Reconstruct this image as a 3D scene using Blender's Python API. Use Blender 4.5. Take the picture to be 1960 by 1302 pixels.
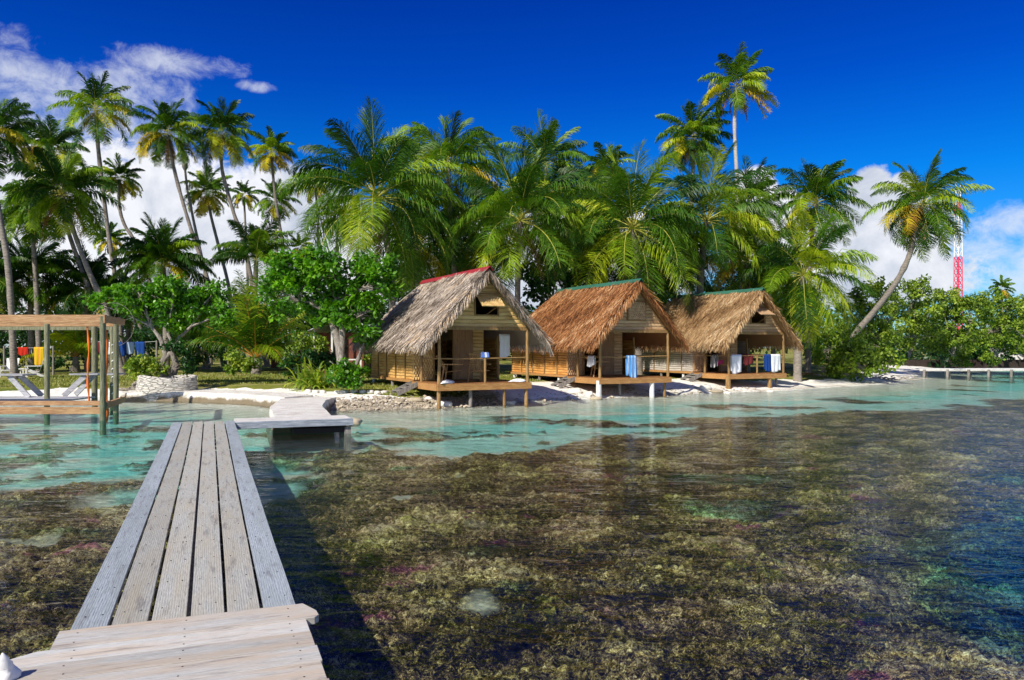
import bpy, math, random
import numpy as np
from mathutils import Vector, Matrix
R = math.radians
random.seed(7)
rng = np.random.default_rng(11)
sc = bpy.context.scene
for o in list(bpy.data.objects): bpy.data.objects.remove(o)
# ------------------------------------------------------------------ camera
E = 2.12; F = 1500.0; CX = 980.0; HY = 664.0
cam_d = bpy.data.cameras.new('camera'); cam = bpy.data.objects.new('camera', cam_d)
sc.collection.objects.link(cam); sc.camera = cam
cam.location = (0, 0, E); cam.rotation_euler = (R(90), 0, 0)
cam_d.sensor_width = 36.0; cam_d.lens = 36.0*F/1960.0
cam_d.shift_y = (HY-651.0)/1960.0
cam_d.clip_start = 0.05; cam_d.clip_end = 3000
# ------------------------------------------------------------------ light
SUN_EL = R(41); SUN_AZ = R(55)          # azimuth: how far the shadows turn away from +X towards +Y
S2 = Vector((-math.cos(SUN_AZ)*math.cos(SUN_EL), -math.sin(SUN_AZ)*math.cos(SUN_EL), math.sin(SUN_EL)))
sl = bpy.data.lights.new('sun', 'SUN'); sl.energy = 5.0; sl.angle = R(0.53); sl.color = (1.0, 0.93, 0.81)
so = bpy.data.objects.new('sun', sl); sc.collection.objects.link(so)
so.rotation_euler = S2.to_track_quat('Z', 'Y').to_euler()
sc.view_settings.view_transform = 'Standard'; sc.view_settings.look = 'None'
sc.view_settings.exposure = 0.18; sc.view_settings.gamma = 1.0
sc.render.engine = 'CYCLES'
cy = sc.cycles
cy.max_bounces = 6; cy.diffuse_bounces = 3; cy.glossy_bounces = 2; cy.transmission_bounces = 3
cy.transparent_max_bounces = 6; cy.use_denoising = True
cy.use_adaptive_sampling = True; cy.adaptive_threshold = 0.02
cy.sample_clamp_indirect = 4.0
# ------------------------------------------------------------------ world sky
w = bpy.data.worlds.new('World'); sc.world = w; w.use_nodes = True
nt = w.node_tree; nt.nodes.clear(); N = nt.nodes; L = nt.links
def nd(tree, typ, **kw):
    n = tree.nodes.new(typ)
    for k, v in kw.items(): setattr(n, k, v)
    return n
def lk(tree, a, b): tree.links.new(a, b)
def mth(tree, op, a, b=None, c=None, clamp=False):
    n = tree.nodes.new('ShaderNodeMath'); n.operation = op; n.use_clamp = clamp
    for i, v in enumerate((a, b, c)):
        if v is None: continue
        if isinstance(v, (int, float)): n.inputs[i].default_value = v
        else: tree.links.new(v, n.inputs[i])
    return n.outputs[0]
def mixc(tree, fac, a, b, blend='MIX'):
    n = tree.nodes.new('ShaderNodeMix'); n.data_type = 'RGBA'; n.blend_type = blend
    for s, v in ((n.inputs[0], fac), (n.inputs[6], a), (n.inputs[7], b)):
        if isinstance(v, (int, float)): s.default_value = v
        elif isinstance(v, (tuple, list)): s.default_value = (*v, 1) if len(v) == 3 else v
        else: tree.links.new(v, s)
    return n.outputs[2]
def ramp(tree, fac, stops, interp='LINEAR'):
    n = tree.nodes.new('ShaderNodeValToRGB'); cr = n.color_ramp; cr.interpolation = interp
    while len(cr.elements) < len(stops): cr.elements.new(0.5)
    for e, (p, c) in zip(cr.elements, stops):
        e.position = p; e.color = (*c, 1) if isinstance(c, (tuple, list)) else (c, c, c, 1)
    tree.links.new(fac, n.inputs[0])
    return n.outputs[0]
def noise(tree, vec, scale, detail=4, rough=.55, dist=0.0):
    n = tree.nodes.new('ShaderNodeTexNoise')
    n.inputs['Scale'].default_value = scale; n.inputs['Detail'].default_value = detail
    n.inputs['Roughness'].default_value = rough; n.inputs['Distortion'].default_value = dist
    if vec is not None: tree.links.new(vec, n.inputs['Vector'])
    return n.outputs[0]
def mapping(tree, vec, scale=(1,1,1), loc=(0,0,0), rot=(0,0,0)):
    n = tree.nodes.new('ShaderNodeMapping')
    n.inputs['Scale'].default_value = scale; n.inputs['Location'].default_value = loc; n.inputs['Rotation'].default_value = rot
    tree.links.new(vec, n.inputs['Vector']); return n.outputs[0]

sky = nd(nt, 'ShaderNodeTexSky', sky_type='NISHITA'); sky.sun_disc = False
sky.sun_elevation = SUN_EL; sky.sun_rotation = math.atan2(S2.x, S2.y)
sky.air_density = 1.0; sky.dust_density = 0.2; sky.ozone_density = 3.0
hs = nd(nt, 'ShaderNodeHueSaturation'); hs.inputs['Saturation'].default_value = 1.35; hs.inputs['Value'].default_value = 1.0
lk(nt, sky.outputs[0], hs.inputs['Color'])
tc = nd(nt, 'ShaderNodeTexCoord'); sp = nd(nt, 'ShaderNodeSeparateXYZ'); lk(nt, tc.outputs['Generated'], sp.inputs[0])
az = mth(nt, 'ARCTAN2', sp.outputs[0], sp.outputs[1]); el = mth(nt, 'ARCSINE', sp.outputs[2])
grad = ramp(nt, el, [(0.0, (.50, .75, 1.10)), (.10, (.16, .66, 1.10)), (.20, (.02, .58, 1.13)), (.32, (.005, .33, 1.02)), (.45, (.003, .22, .86))])
skycol = mixc(nt, 1.0, hs.outputs[0], grad, 'MULTIPLY')
def sky_azel(px, py):
    a = math.atan((px-CX)/F); e = math.atan((HY-py)/math.hypot(F, px-CX)); return a, e
cn1 = noise(nt, tc.outputs['Generated'], 9.0, 8, .6, .3)
cn2 = noise(nt, mapping(nt, tc.outputs['Generated'], (1, 1, 1.3)), 34.0, 8, .68, .4)
nsum = mth(nt, 'ADD', mth(nt, 'MULTIPLY', mth(nt, 'SUBTRACT', cn1, .5), 2.2), mth(nt, 'MULTIPLY', mth(nt, 'SUBTRACT', cn2, .5), 2.6))
def blobs(lst, soft, amp):
    cur = None
    for (px, py, rx, ry) in lst:
        a0, e0 = sky_azel(px, py); a1, _ = sky_azel(px+rx, py); _, e1 = sky_azel(px, py-ry)
        u = mth(nt, 'DIVIDE', mth(nt, 'SUBTRACT', az, a0), abs(a1-a0))
        v = mth(nt, 'DIVIDE', mth(nt, 'SUBTRACT', el, e0), abs(e1-e0))
        d = mth(nt, 'SUBTRACT', 1.0, mth(nt, 'ADD', mth(nt, 'MULTIPLY', u, u), mth(nt, 'MULTIPLY', v, v)))
        cur = d if cur is None else mth(nt, 'MAXIMUM', cur, d)
    cur = mth(nt, 'ADD', cur, mth(nt, 'MULTIPLY', nsum, amp))
    n = nd(nt, 'ShaderNodeMapRange', interpolation_type='SMOOTHSTEP'); lk(nt, cur, n.inputs[0])
    n.inputs[1].default_value = 0.0; n.inputs[2].default_value = soft
    return n.outputs[0]
cum = blobs([(150, 470, 620, 215), (560, 420, 150, 120), (-260, 420, 560, 190), (520, 560, 420, 130), (1020, 500, 400, 110),
             (1445, 372, 50, 56), (1490, 405, 60, 52), (1500, 470, 130, 80), (1580, 520, 160, 60),
             (1668, 375, 58, 66), (1725, 385, 50, 62), (1700, 440, 150, 105), (1650, 530, 250, 70),
             (2500, 470, 260, 120), (-1100, 380, 420, 160)], .35, .38)
wis = blobs([(130, 175, 150, 70), (250, 170, 150, 65), (330, 120, 160, 34), (60, 140, 90, 40), (490, 165, 45, 14), (40, 250, 170, 60), (230, 240, 190, 40),
             (1930, 430, 110, 45), (1850, 480, 160, 60), (1960, 520, 130, 70), (1780, 540, 130, 30), (-200, 60, 300, 110), (2300, 300, 200, 60)], 1.5, .95)
shade = ramp(nt, cn1, [(.36, (4.8, 5.3, 6.3)), (.55, (8.4, 8.5, 8.9))])
back = nd(nt, 'ShaderNodeMapRange', interpolation_type='SMOOTHSTEP'); lk(nt, mth(nt, 'ADD', mth(nt, 'MULTIPLY', sp.outputs[1], -1.0), mth(nt, 'MULTIPLY', nsum, .25)), back.inputs[0]); back.inputs[1].default_value = .12; back.inputs[2].default_value = .45  # unseen pale cloud bank added behind the camera as neutral fill light
c1 = mixc(nt, mth(nt, 'MULTIPLY', wis, .72), skycol, (7.2, 7.6, 8.3))
c2 = mixc(nt, mth(nt, 'MULTIPLY', cum, .97), c1, shade)
c2 = mixc(nt, mth(nt, 'MULTIPLY', back.outputs[0], .45), c2, (3.6, 3.6, 3.6))
bg = nd(nt, 'ShaderNodeBackground'); bg.inputs['Strength'].default_value = 0.10
lk(nt, c2, bg.inputs[0]); wo = nd(nt, 'ShaderNodeOutputWorld'); lk(nt, bg.outputs[0], wo.inputs[0])

# ------------------------------------------------------------------ helpers
def G(px, py, z=0.0):
    Y = F*(E-z)/(py-HY); return Vector(((px-CX)/F*Y, Y, z))
def D(px, py, Y): return Vector(((px-CX)/F*Y, Y, E+(HY-py)/F*Y))
col = sc.collection
def tag(o, label=None, cat=None, group=None, kind=None):
    if label: o['label'] = label
    if cat: o['category'] = cat
    if group: o['group'] = group
    if kind: o['kind'] = kind
    return o
def empty(name, loc=(0, 0, 0), rz=0.0, label=None, cat=None, group=None):
    o = bpy.data.objects.new(name, None); col.objects.link(o); o.location = loc; o.rotation_euler = (0, 0, rz)
    o.empty_display_size = .2
    return tag(o, label, cat, group)
class MB:
    def __init__(s): s.v = []; s.f = []; s.n = 0; s.t = []; s.sm = []
    def add(s, v, f, t=0.5, sm=False):
        v = np.asarray(v, float).reshape(-1, 3)
        s.v.append(v); s.t.append(np.full(len(v), t) if np.isscalar(t) else np.asarray(t, float))
        n0 = s.n
        for q in f: s.f.append([i+n0 for i in q])
        s.sm.append((len(f), sm)); s.n += len(v)
    def box(s, c, size, rz=0.0, rx=0.0, ry=0.0, t=.5, m=None):
        hx, hy, hz = [q/2 for q in size]
        v = np.array([(x, y, z) for x in (-hx, hx) for y in (-hy, hy) for z in (-hz, hz)])
        M = np.array(Matrix.Rotation(rz, 3, 'Z') @ Matrix.Rotation(ry, 3, 'Y') @ Matrix.Rotation(rx, 3, 'X'))
        v = v @ M.T + np.array(c)
        s.add(v, [(0,1,3,2),(4,6,7,5),(0,4,5,1),(2,3,7,6),(0,2,6,4),(1,5,7,3)], t)
    def bar(s, a, b, wd, ht, up=(0, 0, 1), t=.5):      # rectangular bar from a to b
        a = np.array(a, float); b = np.array(b, float); d = b-a; l = np.linalg.norm(d); d /= l
        u = np.array(up, float); sd = np.cross(d, u); sd /= max(np.linalg.norm(sd), 1e-6); u = np.cross(sd, d)
        v = [p+sd*x*wd/2+u*y*ht/2 for p in (a, b) for x in (-1, 1) for y in (-1, 1)]
        s.add(v, [(0,1,3,2),(4,6,7,5),(0,4,5,1),(2,3,7,6),(0,2,6,4),(1,5,7,3)], t)
    def tube(s, pts, rad, n=8, t=.5, cap=True, sm=True):
        pts = np.asarray([tuple(p) for p in pts], float); k = len(pts)
        rad = np.full(k, rad) if np.isscalar(rad) else np.asarray(rad, float)
        T = np.gradient(pts, axis=0); T /= np.maximum(np.linalg.norm(T, axis=1), 1e-9)[:, None]
        ref = np.array([0, 0, 1.0]) if abs(T[:, 2]).mean() < .8 else np.array([0, 1.0, 0])
        A = np.cross(T, ref); A /= np.maximum(np.linalg.norm(A, axis=1), 1e-9)[:, None]; B = np.cross(T, A)
        an = np.linspace(0, 2*np.pi, n, endpoint=False)
        v = pts[:, None] + rad[:, None, None]*(np.cos(an)[None, :, None]*A[:, None]+np.sin(an)[None, :, None]*B[:, None])
        f = [(i*n+j, i*n+(j+1) % n, (i+1)*n+(j+1) % n, (i+1)*n+j) for i in range(k-1) for j in range(n)]
        s.add(v.reshape(-1, 3), f, t, sm)
        if cap:
            s.add(v[0], [tuple(range(n))], t); s.add(v[-1], [tuple(reversed(range(n)))], t)
    def cyl(s, a, b, r0, r1=None, n=12, t=.5): s.tube([a, b], [r0, r0 if r1 is None else r1], n, t)
    def quads(s, V, t=.5, sm=False):                    # V (n,4,3)
        n = len(V); t = np.repeat(t, 4) if not np.isscalar(t) else t
        s.v.append(V.reshape(-1, 3)); s.t.append(np.full(n*4, t) if np.isscalar(t) else t)
        idx = np.arange(n*4).reshape(n, 4)+s.n
        s.f.extend(idx.tolist()); s.sm.append((n, sm)); s.n += n*4
    def build(s, name, mat, parent=None, bevel=0.0):
        me = bpy.data.meshes.new(name)
        V = np.concatenate(s.v); me.from_pydata(V.tolist(), [], s.f)
        a = me.attributes.new('tint', 'FLOAT', 'POINT'); a.data.foreach_set('value', np.concatenate(s.t).astype(np.float32))
        sm = np.concatenate([np.full(c, b) for c, b in s.sm])
        me.polygons.foreach_set('use_smooth', sm); me.materials.append(mat)
        o = bpy.data.objects.new(name, me); col.objects.link(o)
        if parent is not None: o.parent = parent
        if bevel:
            m = o.modifiers.new('bevel', 'BEVEL'); m.width = bevel; m.segments = 2; m.limit_method = 'ANGLE'
        return o
def hash2(ix, iy, s=0):
    h = (ix.astype(np.int64)*374761393 + iy.astype(np.int64)*668265263 + s*1442695041) & 0xffffffff
    h = ((h ^ (h >> 13))*1274126177) & 0xffffffff
    return ((h ^ (h >> 16)) & 0xffffff)/float(0xffffff)
def vnoise(x, y, s=0):
    ix = np.floor(x); iy = np.floor(y); fx = x-ix; fy = y-iy
    fx = fx*fx*(3-2*fx); fy = fy*fy*(3-2*fy)
    a = hash2(ix, iy, s); b = hash2(ix+1, iy, s); c = hash2(ix, iy+1, s); d = hash2(ix+1, iy+1, s)
    return (a*(1-fx)+b*fx)*(1-fy)+(c*(1-fx)+d*fx)*fy
def fbm(x, y, o=4, s=0):
    r = 0; a = .5; t = 0
    for i in range(o): r = r+a*vnoise(x, y, s+i*17); t += a; x = x*2.03+5.1; y = y*2.03+1.7; a *= .5
    return r/t
def worley(x, y, s=0):
    ix = np.floor(x); iy = np.floor(y); best = np.full(x.shape, 9.0); bid = np.zeros(x.shape)
    for dx in (-1, 0, 1):
        for dy in (-1, 0, 1):
            jx = ix+dx; jy = iy+dy
            d = np.hypot(jx+hash2(jx, jy, s)-x, jy+hash2(jx, jy, s+5)-y); m = d < best
            best = np.where(m, d, best); bid = np.where(m, hash2(jx, jy, s+9), bid)
    return best, bid
# ------------------------------------------------------------------ materials
def mat(name):
    m = bpy.data.materials.new(name); m.use_nodes = True; t = m.node_tree
    b = t.nodes['Principled BSDF']; return m, t, b
def setp(b, rough=.7, spec=.3):
    b.inputs['Roughness'].default_value = rough; b.inputs['Specular IOR Level'].default_value = spec
def bump(t, b, h, strength=.5, dist=.02):
    n = t.nodes.new('ShaderNodeBump'); n.inputs['Strength'].default_value = strength; n.inputs['Distance'].default_value = dist
    t.links.new(h, n.inputs['Height']); t.links.new(n.outputs[0], b.inputs['Normal']); return n
def ocoord(t): return t.nodes.new('ShaderNodeTexCoord').outputs['Object']
def tint(t):
    n = t.nodes.new('ShaderNodeAttribute'); n.attribute_name = 'tint'; return n.outputs['Fac']
def wood_mat(name, c0, c1, c2, along=(1, 1, 1), rough=.75, var=.35, sc_=1.0):
    m, t, b = mat(name); setp(b, rough, .25)
    v = ocoord(t); mp = mapping(t, v, along)
    n1 = noise(t, mp, 6*sc_, 6, .6, .6); n2 = noise(t, v, 1.2*sc_, 3)
    c = ramp(t, n1, [(.3, c0), (.5, c1), (.7, c2)])
    k = mth(t, 'ADD', mth(t, 'MULTIPLY', tint(t), var), mth(t, 'ADD', mth(t, 'MULTIPLY', n2, .5), .75-var/2))
    c = mixc(t, 1.0, c, k, 'MULTIPLY'); t.links.new(c, b.inputs['Base Color']); bump(t, b, n1, .5, .01)
    return m
def plain(name, c, rough=.6, spec=.3, var=.25, scale=4.0, bmp=.2, metallic=0.0):
    m, t, b = mat(name); setp(b, rough, spec); b.inputs['Metallic'].default_value = metallic
    n1 = noise(t, ocoord(t), scale, 5)
    c2 = mixc(t, n1, tuple(x*(1-var) for x in c), tuple(min(1, x*(1+var)) for x in c))
    k = mth(t, 'ADD', mth(t, 'MULTIPLY', tint(t), var), 1-var/2)
    t.links.new(mixc(t, 1.0, c2, k, 'MULTIPLY'), b.inputs['Base Color'])
    if bmp: bump(t, b, n1, bmp, .02)
    return m
def leaf_mat(name, stops, trans=.35, rough=.45, spec=.35):
    m, t, b = mat(name); setp(b, rough, spec)
    c = ramp(t, tint(t), stops)
    n1 = noise(t, ocoord(t), 2.0, 2); c = mixc(t, 1.0, c, ramp(t, n1, [(.3, .75), (.7, 1.25)]), 'MULTIPLY')
    t.links.new(c, b.inputs['Base Color'])
    tr = t.nodes.new('ShaderNodeBsdfTranslucent'); t.links.new(mixc(t, 1.0, c, (1.25, 1.35, .5), 'MULTIPLY'), tr.inputs[0])
    mx = t.nodes.new('ShaderNodeMixShader'); mx.inputs[0].default_value = trans
    t.links.new(b.outputs[0], mx.inputs[1]); t.links.new(tr.outputs[0], mx.inputs[2])
    t.links.new(mx.outputs[0], t.nodes['Material Output'].inputs[0]); return m
M = {}
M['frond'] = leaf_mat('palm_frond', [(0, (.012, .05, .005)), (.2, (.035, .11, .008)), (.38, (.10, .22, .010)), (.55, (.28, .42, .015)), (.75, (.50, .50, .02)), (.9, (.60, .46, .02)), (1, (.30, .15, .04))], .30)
M['deadfrond'] = leaf_mat('dry_frond', [(0, (.10, .05, .025)), (.5, (.25, .13, .06)), (1, (.45, .30, .15))], .2, .8, .1)
M['rachis'] = plain('frond_stem', (.50, .48, .08), .45, .4)
M['leaf'] = leaf_mat('broad_leaf', [(0, (.02, .08, .005)), (.5, (.08, .25, .008)), (1, (.22, .46, .015))], .35, .35, .5)
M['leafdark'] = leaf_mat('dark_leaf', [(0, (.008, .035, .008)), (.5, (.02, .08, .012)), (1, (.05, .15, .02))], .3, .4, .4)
M['leafolive'] = leaf_mat('olive_leaf', [(0, (.04, .09, .012)), (.5, (.17, .28, .02)), (1, (.42, .52, .06))], .35, .45, .35)
M['leafpale'] = leaf_mat('pale_leaf', [(0, (.06, .14, .02)), (.5, (.22, .34, .03)), (1, (.50, .55, .06))], .35, .45, .35)
M['bark'] = wood_mat('palm_bark', (.10, .085, .07), (.24, .21, .18), (.40, .36, .31), (1, 1, 5), .9)
M['barkwhite'] = wood_mat('pale_palm_bark', (.30, .28, .25), (.46, .43, .39), (.60, .57, .52), (1, 1, 5), .9)
M['barkgrey'] = wood_mat('grey_bark', (.10, .09, .08), (.26, .23, .20), (.44, .40, .36), (3, 3, 1), .9)
M['barkpale'] = wood_mat('pale_bark', (.22, .19, .15), (.36, .32, .27), (.50, .46, .40), (3, 3, 1), .9)
M['nut'] = plain('coconut_husk', (.22, .28, .05), .5)
M['post'] = wood_mat('post_wood', (.16, .09, .03), (.30, .18, .07), (.42, .28, .13), (4, 4, .6), .7)
M['deckwood'] = wood_mat('deck_wood', (.15, .06, .02), (.30, .14, .05), (.42, .22, .09), (.6, 5, 5), .7)
M['stilt'] = plain('white_stilt', (.72, .72, .70), .7, .3, .15, 6)
M['greypost'] = wood_mat('grey_post', (.12, .11, .10), (.24, .22, .20), (.35, .33, .30), (4, 4, .6), .85)
M['white'] = plain('white_cloth', (.80, .82, .84), .85, .1, .06, 6)
M['whitepaint'] = plain('white_paint', (.80, .80, .80), .5, .3, .05, 5)
M['dark'] = plain('dark_void', (.012, .010, .009), .9, .1)
# ------------------------------------------------------------------ terrain
SHX = np.array([-400, -60, -30, -21, -15.1, -12.9, -10.5, -8.6, -7.2, -6, -4.3, -2.4, .5, 3.6, 7.3, 13, 17, 21.8, 27, 34.5, 44.6, 90, 400])
SHY = np.array([80, 34, 31, 31.0, 31.6, 31.2, 30.0, 28.8, 27.4, 26.6, 26.8, 27.9, 30.1, 32.4, 34.8, 37.8, 41.2, 45.2, 53, 66, 81.5, 84, 90])
def shore(X): return np.interp(X, SHX, SHY)
def height(X, Y):
    X = np.asarray(X, float); Y = np.asarray(Y, float)
    sl_ = (shore(X+.5)-shore(X-.5)); sd = (Y-shore(X))/np.sqrt(1+sl_*sl_)
    sd = sd+(fbm(X*.9, Y*.9, 3, 3)-.5)*.7
    right = np.clip((X-9)/6, 0, 1)
    steep = 1.5+right*2.4
    p = np.maximum(sd, 0); land = .46*(1-np.exp(-p/steep))+.30*(1-np.exp(-p/18))
    d = np.maximum(-sd, 0)
    far = np.clip((17-Y)/12, 0, 1)*np.clip((X-1)/8, 0, 1)
    sea = -(.42*(1-np.exp(-d/4.0))+.16*np.clip(d/14, 0, 1)+.10*far**1.3+.75*np.exp(-((X-6.6)/2.0)**2-((Y-7.6)/1.5)**2)+.40*np.exp(-((X-9.4)/1.6)**2-((Y-12.5)/.8)**2)+.35*np.exp(-((X-3.4)/1.0)**2-((Y-12.6)/.45)**2))
    return np.where(sd > 0, land, sea)
def gz(x, y): return float(height(np.array([x]), np.array([y]))[0])
def GB(px, py):                  # point of the ground seen at a photo position
    d = np.linspace(14, 160, 1500); z = E-(py-HY)/F*d; h = height((px-CX)/F*d, d)
    i = int(np.argmax(h >= z)) if (h >= z).any() else -1
    return Vector(((px-CX)/F*d[i], d[i], float(h[i])))
def reef_line(X): return np.interp(X, [-30, -12, -9, -6, -3, 0, 5.5, 10.4, 18, 26, 60], [13, 13.3, 13.6, 15.0, 15.8, 20.5, 26, 30, 34, 38, 48])
rr = np.concatenate([np.geomspace(3.2, 6.4, 90, endpoint=False), np.geomspace(6.4, 62, 830, endpoint=False), np.geomspace(62, 900, 60)])
aa = np.linspace(R(-52), R(52), 1000)
RR, AA = np.meshgrid(rr, aa, indexing='ij')
X = RR*np.sin(AA); Y = RR*np.cos(AA)-3.0
Z = height(X, Y)
def reef_mask(X, Y, Z):
    lim = reef_line(X)+(fbm(X*.45, Y*.45, 4, 21)-.5)*9.0
    r = np.clip((lim-Y)/1.0, 0, 1)
    isl = np.clip((fbm(X*.35+9, Y*.6, 4, 31)-.60)/.05, 0, 1)*(Y > 13)*(Z < -.22)        # coral patches on the sand
    isl2 = np.clip((fbm(X*.9+2, Y*1.3, 4, 37)-.57)/.06, 0, 1)*(Y > 12)*(Y < 23)*(X < 1)*(Z < -.22)
    r = np.maximum(r, np.maximum(isl, isl2*.9))
    hole = np.clip((fbm(X*.5+3, Y*.5, 3, 77)-.83)/.06, 0, 1)*(Y < 26)
    hole2 = np.clip((fbm(X*1.1+5, Y*1.4, 3, 71)-.74)/.04, 0, 1)*np.clip((Y-9)/4, 0, 1)*np.clip((.0-X)/3, 0, 1)
    return r*(1-np.maximum(hole, hole2)*.9)
reef = reef_mask(X, Y, Z)
w1, id1 = worley(X*1.35+fbm(X*3, Y*3, 2, 4)*.5, Y*1.35, 41)
w2, id2 = worley(X*7.5+fbm(X*10, Y*10, 2, 6)*.8, Y*7.5, 43)
w3, id3 = worley(X*21+fbm(X*20, Y*20, 2, 8)*1.2, Y*21, 47)
clump = (1-np.clip(w1*1.25, 0, 1)**1.6)*(.35+.65*id1)
branch = (1-np.clip(w2*1.2, 0, 1)**1.5)*(.3+.7*id2)
fine = (1-np.clip(w3*1.3, 0, 1)**1.2)*(.2+.8*id3)
fade = np.clip(1.15-RR/60, .25, 1)
room = np.clip((-.12-Z)/.25, 0, 1)
Z = Z+reef*room*fade*(clump*.19+branch*.09+fine*.05-.07)
Z = np.where(Z < -.02, Z, Z)+np.where(Y > shore(X)+1.2, (fbm(X*2.5, Y*2.5, 3, 51)-.5)*.07, 0)*(RR < 120)
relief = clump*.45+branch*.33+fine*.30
nr, na = Z.shape
vid = np.arange(nr*na).reshape(nr, na)
quads = np.stack([vid[:-1, :-1], vid[:-1, 1:], vid[1:, 1:], vid[1:, :-1]], -1).reshape(-1, 4)
Vt = np.stack([X, Y, Z], -1).reshape(-1, 3)
xm = Vt[quads, 0].mean(1); ym = Vt[quads, 1].mean(1)
sdm = ym-shore(xm)
wob = (fbm(xm*.8, ym*.8, 3, 61)-.5)
sandw = np.interp(xm, [-60, -15, -12, -9, -6.5, -4.5, -2, 0, 9, 13, 17, 22, 27, 40, 60], [1.6, 1.7, 2.0, 2.9, 2.6, 1.5, 1.5, 6, 5, 4.0, 3.5, 4, 8, 8, 6])
kind = np.where(sdm < .25, 0, np.where(sdm < sandw+wob*1.6, 1, 2))
def grid_mesh(name, k, m, kind_='structure'):
    q = quads[kind == k]; used, inv = np.unique(q, return_inverse=True); inv = inv.reshape(-1, 4)
    me = bpy.data.meshes.new(name); me.vertices.add(len(used)); me.vertices.foreach_set('co', Vt[used].astype(np.float32).ravel())
    me.loops.add(inv.size); me.loops.foreach_set('vertex_index', inv.astype(np.int32).ravel())
    me.polygons.add(len(inv)); me.polygons.foreach_set('loop_start', np.arange(0, inv.size, 4, dtype=np.int32))
    me.polygons.foreach_set('use_smooth', np.ones(len(inv), bool))
    for nm, arr in (('reef', reef), ('relief', relief), ('hue', id2*.5+id1*.5), ('hue2', id1)):
        a = me.attributes.new(nm, 'FLOAT', 'POINT'); a.data.foreach_set('value', arr.ravel()[used].astype(np.float32))
    me.update(calc_edges=True); me.validate(); me.materials.append(m)
    o = bpy.data.objects.new(name, me); col.objects.link(o); tag(o, kind=kind_); return o
def attr(t, nm):
    n = t.nodes.new('ShaderNodeAttribute'); n.attribute_name = nm; return n.outputs['Fac']
# seabed
m, t, b = mat('seabed'); setp(b, .9, .1)
v = ocoord(t); vd = mixc(t, .25, v, t.nodes.new('ShaderNodeTexNoise').outputs[1]) if False else v
nn = noise(t, v, 11, 5, .65, 1.0); n3 = noise(t, v, 42, 4, .7, 1.5); nb = noise(t, v, .7, 3)
rel = attr(t, 'relief'); hue = attr(t, 'hue')
rd = mth(t, 'SUBTRACT', 1.0, mth(t, 'MULTIPLY', mth(t, 'ABSOLUTE', mth(t, 'SUBTRACT', noise(t, mapping(t, v, (1, 1.5, 1)), 10.5, 2, .6, 2.0), .5)), 9.0), clamp=True)  # pale squiggles like caustic light, painted into the coral colour
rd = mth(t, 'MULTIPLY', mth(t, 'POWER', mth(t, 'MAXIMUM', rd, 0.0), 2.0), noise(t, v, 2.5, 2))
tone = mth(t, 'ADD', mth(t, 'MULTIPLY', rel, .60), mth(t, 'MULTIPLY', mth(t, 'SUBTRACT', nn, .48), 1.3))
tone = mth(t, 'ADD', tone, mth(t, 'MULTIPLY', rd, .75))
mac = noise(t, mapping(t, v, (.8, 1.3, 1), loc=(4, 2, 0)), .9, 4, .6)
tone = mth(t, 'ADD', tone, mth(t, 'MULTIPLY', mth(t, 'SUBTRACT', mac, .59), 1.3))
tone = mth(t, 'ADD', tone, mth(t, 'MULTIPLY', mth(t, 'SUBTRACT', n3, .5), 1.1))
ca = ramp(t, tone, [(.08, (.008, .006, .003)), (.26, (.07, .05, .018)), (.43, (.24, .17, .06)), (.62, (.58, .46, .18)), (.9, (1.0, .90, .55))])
cb = ramp(t, tone, [(.08, (.010, .007, .004)), (.26, (.09, .055, .03)), (.43, (.27, .17, .09)), (.62, (.60, .43, .25)), (.9, (1.0, .85, .62))])
cc = mixc(t, ramp(t, nb, [(.42, 0.0), (.58, 1.0)]), ca, cb)
cc = mixc(t, ramp(t, hue, [(.84, 0.0), (.90, .4)]), cc, ramp(t, tone, [(.2, (.05, .06, .01)), (.7, (.46, .46, .08)), (1, (.8, .8, .3))]))
mp = mapping(t, v, (.55, 1.6, 1)); pk = noise(t, mp, 1.1, 3)
cc = mixc(t, mth(t, 'MULTIPLY', ramp(t, pk, [(.655, 0.0), (.69, 1.0)]), .75), cc, ramp(t, tone, [(.2, (.05, .01, .03)), (.8, (.55, .12, .26))]))
sandn = noise(t, mapping(t, v, (1, 2.2, 1)), 1.5, 5, .6)
sandf = noise(t, mapping(t, v, (1, 1.6, 1)), 9, 5, .75, 1.5)  # fine caustic-like light mottle painted into the sand colour
sand = mixc(t, 1.0, ramp(t, sandn, [(.3, (.55, .56, .48)), (.6, (.85, .85, .77))]), ramp(t, sandf, [(.34, .62), (.60, 1.15)]), 'MULTIPLY')
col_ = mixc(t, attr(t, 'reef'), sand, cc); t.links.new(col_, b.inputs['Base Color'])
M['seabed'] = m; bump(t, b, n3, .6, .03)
# sand
m, t, b = mat('sand'); setp(b, .95, .1); v = ocoord(t)
s1 = noise(t, v, 1.3, 5, .6); s2 = noise(t, v, 14, 5, .75)
c = ramp(t, s1, [(.32, (.74, .70, .60)), (.55, (.93, .91, .85))])
c = mixc(t, ramp(t, s2, [(.58, 0.0), (.70, .7)]), c, (.28, .23, .15))
zs = t.nodes.new('ShaderNodeSeparateXYZ'); t.links.new(v, zs.inputs[0])
c = mixc(t, ramp(t, mth(t, 'ADD', zs.outputs[2], mth(t, 'MULTIPLY', s1, .12)), [(.06, .75), (.16, 0.0)]), c, (.36, .31, .20))
t.links.new(c, b.inputs['Base Color']); bump(t, b, s2, .8, .05); M['sand'] = m
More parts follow.
